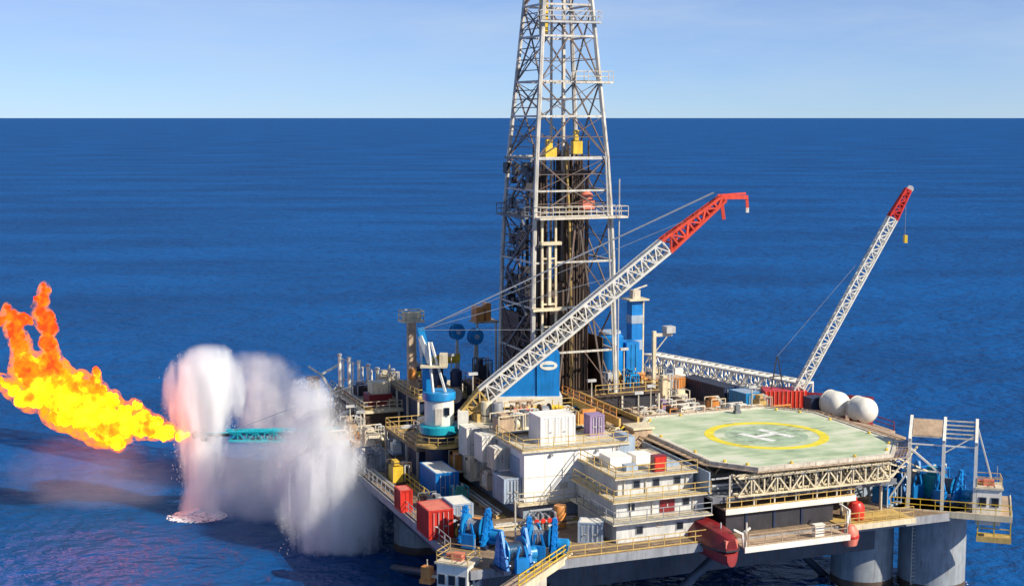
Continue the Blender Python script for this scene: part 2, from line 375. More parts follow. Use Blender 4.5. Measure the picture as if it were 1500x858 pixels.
def ring_mesh(r0, r1, z0, z1, n=72):
    mb = MB(); vs = []
    for r in (r0, r1): vs.append([[mb.bm.verts.new((r*math.cos(2*math.pi*i/n), r*math.sin(2*math.pi*i/n), z)) for i in range(n)] for z in (z0, z1)])
    for i in range(n):
        j = (i+1) % n
        mb.bm.faces.new([vs[0][1][i], vs[1][1][i], vs[1][1][j], vs[0][1][j]]); mb.bm.faces.new([vs[1][0][i], vs[1][0][j], vs[1][1][j], vs[1][1][i]])
        mb.bm.faces.new([vs[0][0][j], vs[0][0][i], vs[0][1][i], vs[0][1][j]])
    return mb
yel_bright = paint('landing_circle_yellow', (.8, .66, .03), .6, .2, .12, streak=.12, rustcol=(.5, .5, .2))
part(hd, 'landing_circle', ring_mesh(5.3, 6.25, .004, .014), yel_bright)
part(hd, 'pale_centre', MB().lathe([(4.2, .004), (4.2, .008)], 48), paint('centre_pale_green', (.4, .52, .36), .7, .4, .3, rustcol=(.5, .5, .45)))
H = MB()
ha = R(0)
hx = [(-1.9, -2.2, -1.05, 2.2), (1.05, -2.2, 1.9, 2.2), (-1.049, -.45, 1.049, .45)]
for x0, y0, x1, y1 in hx: H.box(x0, y0, .012, x1, y1, .022)
Ho = part(hd, 'letter_h_marking', H, paint('marking_white', (.82, .82, .78), .6, .15, .1)); Ho.rotation_euler = (0, 0, R(18))
rub = MB(); r_ = random.Random(9)
for k in range(26):
    a = r_.uniform(0, 6.28); q_ = r_.uniform(.5, 7.5); x, y = q_*math.cos(a), q_*math.sin(a); L = r_.uniform(.5, 2.2); w_ = r_.uniform(.06, .16); rub.box(x, y, .023, x + L, y + w_, .026)
part(hd, 'tyre_mark', rub, paint('rubber_marks', (.2, .24, .17), .8, .3)); hd.children[-1]['kind'] = 'stuff'
seam = MB()
for k in range(-4, 5): seam.box(-10, k*2.4, .001, 10, k*2.4 + .05, .003) if abs(k) < 3 else seam.box(-6.8, k*2.4, .001, 6.6, k*2.4 + .05, .003)
part(hd, 'plate_seam', seam, paint('seam_green', (.22, .3, .17), .8, .3))
for k in range(8):
    for q_ in (.25, .75):
        a, b_ = Vector((*OCT[k], 0)), Vector((*OCT[(k+1) % 8], 0)); p_ = a.lerp(b_, q_) * .965
        part(hd, 'perimeter_lamp', MB().lathe([(.16, .006), (.16, .16), (.1, .22)], 8, o=p_), yellow)
# edge line and safety net
def offset_poly(poly, d): return [(x * (1 + d / math.hypot(x, y)), y * (1 + d / math.hypot(x, y))) for x, y in poly]
def band(poly_a, poly_b, z0a, z0b, th):
    mb = MB(); n_ = len(poly_a)
    A = [mb.bm.verts.new((x, y, z0a)) for x, y in poly_a]; B = [mb.bm.verts.new((x, y, z0b)) for x, y in poly_b]
    A2 = [mb.bm.verts.new((x, y, z0a - th)) for x, y in poly_a]; B2 = [mb.bm.verts.new((x, y, z0b - th)) for x, y in poly_b]
    for i in range(n_):
        j = (i+1) % n_
        mb.bm.faces.new([A[i], A[j], B[j], B[i]]); mb.bm.faces.new([A2[j], A2[i], B2[i], B2[j]])
        mb.bm.faces.new([B[i], B[j], B2[j], B2[i]]); mb.bm.faces.new([A[j], A[i], A2[i], A2[j]])
    return mb
part(hd, 'edge_line', band(offset_poly(OCT, -.55), offset_poly(OCT, -.12), .006, .006, .003), paint('edge_cream', (.75, .72, .58), .6, .2, .2))
part(hd, 'perimeter_gutter', band(offset_poly(OCT, .02), offset_poly(OCT, .32), .1, .1, .45), offwhite)
net = MB(); Pin, Pout = offset_poly(OCT, .35), offset_poly(OCT, 1.6)
for i in range(8):
    j = (i+1) % 8; a0, a1, b0, b1 = [Vector((*p, z)) for p, z in ((Pin[i], -.25), (Pin[j], -.25), (Pout[i], -.05), (Pout[j], -.05))]
    net.bar(b0, b1, .06); L = (b1-b0).length; k_ = round(L / 1.2)
    for k in range(k_ + 1): net.bar(a0.lerp(a1, k/k_), b0.lerp(b1, k/k_), .05)
    for q in range(1, 4): net.bar(a0.lerp(b0, q/4), a1.lerp(b1, q/4), .02)
    for k in range(k_ * 4): net.bar(a0.lerp(a1, k/(k_*4)), b0.lerp(b1, k/(k_*4)), .015)
part(hd, 'safety_net', net, tan)
for y in (-10.2, -5.2, 0, 5.2, 10.2):
    hw = 10.2 if abs(y) < 7 else 7.2
    tr = MB(); tr.box(-hw, y-.15, -.75, hw, y+.15, -.303)
    tr.bar((-hw, y, -2.1), (hw, y, -2.1), .11); kk = 8
    for k in range(kk):
        a, b_ = -hw + 2*hw*k/kk, -hw + 2*hw*(k+1)/kk; mid = (a+b_)/2
        tr.bar((a, y, -.75), (mid, y, -2.1), .09); tr.bar((mid, y, -2.1), (b_, y, -.75), .09)
    part(hd, 'support_truss', tr, cream if y < 0 else offwhite)
tr = MB()
for x in (-7.5, -2.5, 2.5, 7.5): tr.box(x-.12, -10.5, -.68, x+.12, 10.8, -.306); tr.bar((x, -10.5, -.8), (x, -3, -4.8), .12).bar((x, -10.4, -2.6), (x + 2.4, -10.4, -.7), .09).bar((x, -10.4, -2.6), (x - 2.4, -10.4, -.7), .09)
part(hd, 'cross_beam', tr, offwhite)
for x0, x1 in ((2, 10.4), (4.5, 12), (7, 13)):
    kn = MB(); kn.bar((x0, -10.3, -3.4), (x1, -7.4, -.6), .12).bar((x0, -9.4, -3.4), (x1, -4, -.6), .12).bar((x0 + 1, -10.5, -.6), (x1, -9, -2.8), .1)
    part(hd, 'knee_brace', kn, cream)
for x, y in ((-7, -9.8), (-2.5, -9.8), (2.5, -9.8), (7, -9.8), (10, -4), (10, 3)):
    part(hd, 'support_leg', MB().tube((x, y, -6), (x, y, -.7), .14, 8), offwhite)
part(hd, 'access_platform', MB().prism([(10.7, -5.5), (13.2, -5.2), (13.4, 1.2), (12.2, 4.2), (10.7, 5)], -.5, -.2), tan)
solo('deck_light', 'small dark box light standing at the far edge of the helideck', 'lamp', MB().box(-.35, -.3, 0, .35, .3, .3).box(-.25, -.22, .3, .25, .22, .9), midgrey, 39.2, 23.4, 15.0)

# ------------------------------------------------------------------ walkways below the helideck
def walkway(name, label, u0, v0, u1, v1, z, fascia, top=None, legs=()):
    t = thing(name, label, 'walkway', u0, v0, z)
    part(t, 'walkway_deck', MB().box(0, .08, -.12, u1-u0, v1-v0, 0), top or tan)
    part(t, 'fascia', MB().box(-.06, -.06, -.42, u1-u0+.06, .077, .1), fascia)
    for (x, y, dz) in legs: part(t, 'post', MB().bar((x, y, 0), (x, y, dz), .09), offwhite)
    return t
walkway('upper_walkway', 'white edged gantry walkway hanging below the front of the helideck', 25.2, 1.2, 39.2, 3.8, 11.3, white, legs=[(.4, .2, 3.2), (3, .2, 3.2), (5.2, .2, 3.2), (7.5, .2, 3.2), (9.8, .2, 3.2), (12, .2, 3.2), (13.6, .2, 3.2)])
railing('yellow handrail on the white edged walkway right below the helideck', [(25.3, 1.3, 11.4), (39.1, 1.3, 11.4), (39.1, 3.7, 11.4)], ochre)
walkway('boat_landing_walkway', 'lower white edged walkway projecting over the water between two red pods', 25, -2.6, 36, .6, 8.85, white, legs=[(.2, .2, 2.3), (10.8, .2, 2.3)])
railing('tan handrail along the lower projecting walkway above the water', [(25.4, -2.5, 8.95), (35.8, -2.5, 8.95)], tan)
walkway('side_walkway', 'ochre deck side walkway leading from the red reel to the corner gantry', 36.6, -.9, 44.6, 2.5, 9.1, cream, ochre)
railing('ochre handrail beside the red reel on the side walkway', [(36.7, -.8, 9.2), (44.4, -.8, 9.2)], ochre)
sol = MB().box(0, 0, 0, 1, .5, 1.1).box(-.05, -.05, 1.1, 1.05, .55, 1.2)
solo('locker', 'small white locker standing at the rail of the lower projecting walkway', 'locker', sol, white, 32.6, -2.1, 8.86)
bay = thing('shadow_wall', 'dark wall painted in for the shadow between the upper and lower walkways under the helideck', 'shade panel', 25.4, 1.6, 9)  # near-black wall and ribs stand in for the shadow between the walkways
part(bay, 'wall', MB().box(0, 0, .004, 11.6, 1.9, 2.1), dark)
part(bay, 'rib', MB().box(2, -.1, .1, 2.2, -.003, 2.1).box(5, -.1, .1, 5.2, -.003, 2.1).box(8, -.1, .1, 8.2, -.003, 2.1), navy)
# lifeboat
lb = thing('lifeboat', 'covered red lifeboat hanging bow outwards below the shaded terraces', 'lifeboat', 23.5, 1.4, 7.6)
def boat_hull(scale_z, zoff, prof, L, W):
    mb = MB(); rings = []
    N = 14
    for i in range(N + 1):
        t = i / N; y = -L/2 + L*t; f = max(.12, (1 - abs(2*t - 1)**3.6)) ** .5
        ring = []
        for (px, pz) in prof: ring.append(mb.bm.verts.new((px * W/2 * f, y, zoff + pz * scale_z * (.55 + .45*f))))
        rings.append(ring)
    for a, b_ in zip(rings, rings[1:]):
        for i in range(len(prof)): q = mb.bm.faces.new([a[i], a[(i+1) % len(prof)], b_[(i+1) % len(prof)], b_[i]]); q.smooth = True
    mb.bm.faces.new(rings[0]); mb.bm.faces.new(rings[-1][::-1])
    return mb
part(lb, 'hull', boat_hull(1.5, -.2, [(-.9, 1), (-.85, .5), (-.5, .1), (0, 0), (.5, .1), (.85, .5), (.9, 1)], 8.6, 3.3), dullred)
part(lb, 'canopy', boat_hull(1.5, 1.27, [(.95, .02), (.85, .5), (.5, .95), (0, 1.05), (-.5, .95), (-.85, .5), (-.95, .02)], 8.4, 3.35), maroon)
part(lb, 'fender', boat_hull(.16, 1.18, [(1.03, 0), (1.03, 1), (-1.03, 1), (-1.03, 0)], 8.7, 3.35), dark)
part(lb, 'hatch', MB().box(-.6, -4.2, 1.5, .6, -3.3, 2.2), redpale)
for y in (-2.2, 2.2): part(lb, 'lifting_hook', MB().bar((0, y, 2.4), (0, y, 3.3), .08), steel)
dv = thing('davit', 'white forked davit arm beside the bow of the red lifeboat', 'davit', 25.1, -2.2, 8.9)
part(dv, 'arm', MB().bar((0, 0, -.2), (-.2, 0, 1.2), .13).bar((-.2, 0, 1.2), (-1.1, 0, 1.7), .12).bar((-.2, 0, 1.2), (.7, .2, 1.6), .12), white)
dv2 = thing('davit', 'white raked davit post at the right end of the lower walkway', 'davit', 36, -2.2, 8.9)
part(dv2, 'arm', MB().bar((-.3, 0, -.3), (.2, 0, 2.2), .13).bar((.2, 0, 2.2), (.2, 1.6, 2.4), .1), white)
pod = thing('rescue_pod', 'faded red barrel shaped rescue pod hanging at the end of the lower walkway', 'rescue pod', 36.9, -1.3, 7.3)
part(pod, 'shell', MB().lathe([(.2, 0), (.7, .25), (.85, .9), (.8, 1.6), (.45, 2.1), (.1, 2.2)], 20), redpale)
part(pod, 'band', MB().lathe([(.86, .95), (.89, 1.0), (.88, 1.2), (.85, 1.25)], 20), red)
part(pod, 'hanger', MB().bar((0, 0, 2.2), (0, 0, 3.2), .05), steel)
solo('red_tank', 'bright red squat tank on the side walkway right of the hanging pod', 'tank', MB().lathe([(.2, 0), (.75, .05), (.8, .3), (.8, 1.2), (.55, 1.6), (.15, 1.7)], 18).bar((0, 0, 1.6), (0, 0, 2.1), .1), red, 39.3, 1.2, 9.1)

# ------------------------------------------------------------------ right corner gantry
RZC = R(-18)
cp = thing('corner_platform', 'ochre edged corner platform carrying the white gantry frame over the columns', 'platform', 41.2, 136.0, 9.0, RZC, world=True)
part(cp, 'platform_deck', MB().box(-4.2, -.2, -.25, 7, 8, 0), tan)
part(cp, 'fascia', MB().box(-4.3, -.32, -.5, 7.1, -.203, .12), cream)
part(cp, 'side_fascia', MB().box(7.003, -.2, -.5, 7.12, 8, .12), cream)
part(cp, 'lower_stage', MB().box(3.9, -.1, -2.5, 7.1, 1.8, -2.3).box(3.9, -.15, -2.65, 7.1, -.103, -2.1), ochre)
hz = MB()
for x in (4, 5.5, 7): hz.bar((x, 0, -2.3), (x, 0, -.4), .08)
for z in (-1.3, -1.8): hz.bar((4, 0, z), (7, 0, z), .06)
part(cp, 'stage_frame', hz, yellow)
cr_ = MB()
for x0, x1 in ((-4.2, 7),):
    n_ = 9
    for i in range(n_): cr_.bar((x0 + (x1-x0)*i/(n_-1), -.15, 0), (x0 + (x1-x0)*i/(n_-1), -.15, 1.1), .05)
    for z in (.55, 1.1): cr_.bar((x0, -.15, z), (x1, -.15, z), .05)
rr = solo('handrail', 'yellow handrail along the front of the right corner platform', 'railing', cr_, yellow, 41.2, 136.0, 9.0, RZC, 'handrails round the decks and walkways', world=True)
ga = thing('winch_gantry', 'tall white open gantry frame with sloping roof beams on the right corner', 'gantry', 41.2, 136.0, 9.0, RZC, world=True)
XS = (-2.6, .6, 3.6)
for x in XS:
    part(ga, 'front_post', MB().box(x-.16, .3, 0, x+.16, .62, 6.9), white)
    part(ga, 'rear_post', MB().box(x-.12, 3.4, 0, x+.12, 3.64, 8.3), steel)
    part(ga, 'roof_beam', MB().tube((x, .2, 6.85), (x, 3.9, 8.45), .2, 4), white)
rf = MB()
for k in range(5): rf.tube((XS[0], .9 + k*.65, 7.1 + k*.29), (XS[2], .9 + k*.65, 7.1 + k*.29), .09, 4)
pn = MB(); a = [pn.bm.verts.new(p) for p in ((XS[0]+.2, .9, 7.12), (XS[1]-.2, .9, 7.12), (XS[1]-.2, 3.4, 8.2), (XS[0]+.2, 3.4, 8.2))]
b2 = [pn.bm.verts.new(v_.co + Vector((0, -.05, .1))) for v_ in a]
pn.bm.faces.new(a[::-1]); pn.bm.faces.new(b2)
for i in range(4): pn.bm.faces.new([a[i], a[(i+1) % 4], b2[(i+1) % 4], b2[i]])
part(ga, 'roof_panel', pn, tan)
part(ga, 'purlin', rf, offwhite)
br = MB().bar((XS[0], .5, 6.0), (XS[1], .5, 3.4), .13).bar((XS[0]+.2, 3.5, 3.1), (XS[1], 3.5, 3.0), .09).bar((XS[1], 3.5, 5), (XS[2], 3.5, 7), .08).bar((XS[0]-.1, .4, 3.6), (XS[0]-2.2, .4, .1), .12).bar((XS[2], 3.5, 8), (XS[2]+1.6, 3.3, 2.5), .1)
br.bar((XS[0], .46, 6.4), (XS[2], .46, 6.4), .09)
part(ga, 'brace', br, white)

def winch(name, label, x, y, z, rz, world, group='blue mooring winches'):
    t = thing(name, label, 'winch', x, y, z, rz, group, world)
    part(t, 'base', MB().box(-1.3, -1.1, 0, 1.3, 1.1, .25), navy)
    for sx in (-1.05, 0.85):
        part(t, 'side_frame', sidefr(sx), blue)
    part(t, 'drum', MB().lathe([(.95, -.82), (.95, -.74), (.55, -.73), (.55, .63), (.95, .64), (.95, .72)], 20, 'X', (0, 0, 1.25)), blue2)
    rp = MB()
    for k in range(11): rp.lathe([(.55, -.6 + k*.11), (.64, -.56 + k*.11), (.55, -.52 + k*.11)], 16, 'X', (0, 0, 1.25))
    part(t, 'cable', rp, wire)
    part(t, 'motor', MB().lathe([(.4, 1.1), (.45, 1.15), (.45, 1.9), (.3, 2.0)], 14, 'X', (0, .3, .8)).box(1.1, -.2, .25, 1.8, .8, .5), blue2)
    part(t, 'fairlead', MB().box(-.5, -1.5, .1, .5, -1.12, 1.1).bar((-.4, -1.3, 1.1), (-.2, -1.3, 1.9), .1).bar((.4, -1.3, 1.1), (.2, -1.3, 1.9), .1), blue)
    return t
def sidefr(x):
    mb = MB(); p = [(-1.05, .25), (1.05, .25), (.62, 1.7), (.3, 2.75), (-.1, 2.75), (-.55, 1.7)]
    A = [mb.bm.verts.new((x, y, z)) for y, z in p]; B = [mb.bm.verts.new((x+.2, y, z)) for y, z in p]
    mb.bm.faces.new(A[::-1]); mb.bm.faces.new(B)
    for i in range(len(p)): mb.bm.faces.new([A[i], A[(i+1) % len(p)], B[(i+1) % len(p)], B[i]])
    for z in (.6, 1.05, 1.5, 1.95, 2.35): mb.box(x-.07, -.95+z*.28, z, x-.003, .85-z*.2, z+.12).box(x+.203, -.95+z*.28, z, x+.27, .85-z*.2, z+.12)
    mb.box(x-.09, -.08, .3, x-.003, .1, 2.7).box(x+.203, -.08, .3, x+.29, .1, 2.7)
    for k in range(5): mb.bar((x+.1, -1.0+k*.42, .5+k*.45), (x+.1, -1.35+k*.4, .7+k*.45), .07)
    return mb
wq = winch('mooring_winch', 'blue mooring winch nearest the white corner control cabin', .1, 118.0, 9, R(28), True)
wq.scale = (1.2, 1.2, 1.25)
dup(wq, 2.6, 121.6, 9, R(-12), 'blue mooring winch beside the beige ramp below the white block', None, True)
dup(wq, -3.2, 124.9, 9, R(-25), 'blue mooring winch behind the white cabin roof next to the red container', None, True)
dup(wq, 43.6, 139.4, 9, R(-50), 'blue mooring winch inside the white gantry on the right corner', None, True)
dup(wq, 40.2, 142.0, 9, R(20), 'blue mooring winch in the shade behind the left gantry post', None, True)

def cabin(label, x, y, z, rz, w, d, h, nwin_front, nwin_side, world=True):
    t = thing('control_cabin', label, 'cabin', x, y, z, rz, world=world)
    wl_ = part(t, 'wall', MB().box(-w/2, -d/2, 0, w/2, d/2, h), white)
    part(t, 'roof', MB().box(-w/2-.15, -d/2-.15, h+.003, w/2+.15, d/2+.15, h+.18), roofm)
    for k in range(nwin_front):
        x0 = -w/2 + w*(k+.5)/nwin_front - .3
        f = part(t, 'window', MB().box(x0-.07, -d/2-.05, h*.52, x0+.67, -d/2-.003, h*.52+.95), grey)
        child_of(f, 'pane', MB().box(x0, -d/2-.075, h*.52+.07, x0+.6, -d/2-.053, h*.52+.88), glassm)
    for k in range(nwin_side):
        y0 = -d/2 + d*(k+.5)/nwin_side - .3
        f = part(t, 'window', MB().box(w/2+.003, y0-.07, h*.52, w/2+.05, y0+.67, h*.52+.95), grey)
        child_of(f, 'pane', MB().box(w/2+.053, y0, h*.52+.07, w/2+.075, y0+.6, h*.52+.88), glassm)
    rl = MB()
    for px, py in ((-w/2, -d/2), (0, -d/2), (w/2, -d/2), (w/2, d/2), (-w/2, d/2)): rl.bar((px, py, h+.18), (px, py, h+1.1), .04)
    for z_ in (h+.65, h+1.1): rl.path([(-w/2, -d/2, z_), (w/2, -d/2, z_), (w/2, d/2, z_), (-w/2, d/2, z_), (-w/2, -d/2, z_)], .04, 4)
    part(t, 'roof_rail', rl, ochre)
    part(t, 'roof_box', MB().box(-.5, -.4, h+.18, .5, .4, h+.75).box(-w/2+.2, .2, h+.18, -w/2+.9, .8, h+.5), redpale)
    part(t, 'antenna', MB().bar((w/2-.3, d/2-.3, h+.18), (w/2-.3, d/2-.3, h+1.9), .04), steel)
    return t
cabin('white control cabin with dark windows at the nearest corner of the platform', -4.6, 119.0, 5.6, R(-24), 2.9, 2.4, 3.7, 3, 2)
cabin('white control cabin hung outside the far right corner past the gantry', 46.3, 136.0, 7.9, R(-14), 2.3, 2.4, 3.5, 2, 1)

# near corner platform and ramp
npf = thing('corner_walkway', 'cream edged walkway projecting at the nearest corner beside the blue winches', 'walkway', 0.2, 113.8, 9.0, R(-26), world=True)
part(npf, 'walkway_deck', MB().box(-.9, -1, -.3, .9, 9.6, .02), tan)
part(npf, 'fascia', MB().box(.903, -1, -.45, 1.02, 9.6, .16), cream)
part(npf, 'apron', MB().box(.9, 0, -2.3, .98, 4.2, -.453), offwhite)
q = MB()
for k in range(8): q.bar((.85, -1 + k*1.5, 0), (.85, -1 + k*1.5, 1.15), .05)
for z in (.35, .75, 1.15): q.bar((.85, -1, z), (.85, 9.5, z), .055)
solo('handrail', 'bright yellow handrail along the projecting walkway at the nearest corner', 'railing', q, yellow, 0.2, 113.8, 9.0, R(-26), 'handrails round the decks and walkways', world=True)
fl = thing('floodlight', 'ochre floodlight box on a bracket left of the nearest white cabin', 'lamp', -7.3, 119.6, 7.6, R(-24), world=True)
part(fl, 'lamp_housing', MB().box(-.45, -.35, 0, .45, .35, 1.1).box(-.55, -.45, -.35, .55, .45, -.003), orange)
part(fl, 'bracket', MB().box(.453, -.12, .2, 2, .12, .4).bar((0, 0, 1.1), (0, 0, 1.7), .06), cream)
mr_ = MB().bar((0, 0, 0), (0, 0, 4.6), .09).bar((0, 0, 4.4), (.5, 0, 4.6), .06).box(.3, -.12, 4.5, .75, .12, 4.65)
solo('lamp_post', 'slim white lamp post rising between the blue winches', 'lamp', mr_, offwhite, .3, 123.2, 9, R(10), world=True)

# ------------------------------------------------------------------ containers and equipment
def container(name, label, u, v, z, rz, w, d, h, mat, roofmat=None, group=None, world=False):
    t = thing(name, label, 'container', u, v, z, rz, group, world)
    mb = MB(); mb.box(-w/2+.06, -d/2+.06, .1, w/2-.06, d/2-.06, h-.07)
    nx, ny = int(w/.35), int(d/.35)
    for i in range(nx):
        x = -w/2 + .2 + (w-.4)*i/max(1, nx-1)
        for s_ in (-1, 1): mb.box(x-.06, s_*(d/2-.045)-.03, .15, x+.06, s_*(d/2-.045)+.03, h-.15)
    for i in range(ny):
        y = -d/2 + .2 + (d-.4)*i/max(1, ny-1)
        for s_ in (-1, 1): mb.box(s_*(w/2-.045)-.03, y-.06, .15, s_*(w/2-.045)+.03, y+.06, h-.15)
    part(t, 'wall', mb, mat)
    fr = MB()
    for x in (-1, 1):
        for y in (-1, 1): fr.cbox(x*(w/2-.05), y*(d/2-.05), 0, .16, .16, h)
    for z_ in (.0, h-.14):
        for y in (-1, 1): fr.cbox(0, y*(d/2-.05), z_+.003, w-.3, .14, .13)
        for x in (-1, 1): fr.cbox(x*(w/2-.05), 0, z_+.003, .14, d-.3, .13)
    part(t, 'frame', fr, mat)
    if w > 1.4:
        dd = MB()
        for q_ in (-.3, -.1, .1, .3): dd.bar((q_*w, -d/2 - .06, .2), (q_*w, -d/2 - .06, h - .2), .035)
        for q_ in (-.2, .2): dd.box(q_*w - .12, -d/2 - .1, h*.42, q_*w + .12, -d/2 - .035, h*.46)
        part(t, 'door_bar', dd, steel)
    part(t, 'roof', MB().box(-w/2+.1, -d/2+.1, h-.067, w/2-.1, d/2-.1, h-.02), roofmat or mat)
    return t
container('cargo_container', 'red container with faded top near the left deck edge', .5, 11.4, 9, 0, 2.3, 3.6, 2.7, red, redpale)
container('cargo_container', 'dark blue container with pale roof left of the white block', 5.6, 25.4, 9, 0, 2.4, 5.2, 2.6, blue, white)
container('cargo_container', 'small bright red container half hidden by the drifting spray', 0.2, 20.2, 9, 0, 1.2, 2.0, 2.2, red, redpale)
container('cargo_container', 'small light blue container behind the red one under the white block', 3.9, 14.8, 9, 0, 2.0, 3.2, 2.0, bluegrey, white)
container('cargo_container', 'dark navy container lying behind the far left of the helideck', 46.4, 42.5, 12.4, R(8), 2.2, 9, 2.4, navy, dark)
container('cargo_container', 'blue machine container beside the navy one behind the helideck', 47.6, 35.8, 12.4, R(8), 2.4, 3.2, 2.3, blue2, bluegrey)
container('cargo_container', 'orange brown open basket container right of the blue silo', 42, 46, 13.4, 0, 4.6, 2.4, 1.6, orange, tan)
container('cargo_container', 'mauve container standing on the white block roof below the orange catwalk', 19.2, 17.2, 15.6, 0, 1.5, 1.5, 2.1, purple, purple)
container('cargo_container', 'square white cabin box at the front of the white block roof', 14.2, 16.2, 15.6, 0, 3.6, 3.0, 2.7, cleanwhite, cleanwhite)
container('cargo_container', 'tall white locker on the left rim of the white block above the grey wall', 9.3, 21.3, 13, 0, 1.8, 2.2, 2.6, white, white)
container('cargo_container', 'low white locker next to the corner of the white block', 9.2, 17.6, 13, 0, 1.7, 1.9, 2.1, offwhite, white)
container('cargo_container', 'grey white locker furthest back on the left rim of the white block', 9.2, 25.4, 12.6, 0, 2.0, 2.4, 3.0, white, white)
container('cargo_container', 'pale grey cube container on the shaded deck in front of the terraces', 13.0, 4.2, 9, R(-30), 2.2, 1.8, 1.9, bluegrey, white)
container('cargo_container', 'blue grey store cabin built against the left wall of the white block', 9.0, 15.0, 10.5, 0, 1.7, 3.0, 2.4, bluegrey, grey)

def skid(label, u, v, z, rz, w, d, h, bm_, am, seed, name='pump_skid', cat='machinery'):
    r = random.Random(seed); t = thing(name, label, cat, u, v, z, rz)
    f = MB().box(-w/2, -d/2, 0, w/2, d/2, .2)
    for x in (-1, 1):
        for y in (-1, 1): f.bar((x*w*.46, y*d*.46, .2), (x*w*.46, y*d*.46, h), .07)
    for y in (-1, 1): f.bar((-w*.46, y*d*.46, h), (w*.46, y*d*.46, h), .07)
    part(t, 'frame', f, am)
    part(t, 'casing', MB().box(-w*.4, -d*.38, .203, w*.1, d*.38, h*.8).box(-w*.3, -d*.25, h*.803, -w*.05, d*.25, h*1.05), bm_)
    part(t, 'motor', MB().lathe([(.15, w*.12), (d*.28, w*.14), (d*.28, w*.4), (d*.15, w*.44)], 14, 'X', (0, 0, h*.4)), am)
    pp = MB()
    for k in range(3):
        y = -d*.3 + d*.3*k; z1 = h*(.7 + .4*r.random()); pp.path([(w*.2, y, .2), (w*.2, y, z1), (w*.42, y, z1), (w*.42, y, .2)], .09, 6)
    part(t, 'pipe', pp, steel)
    return t
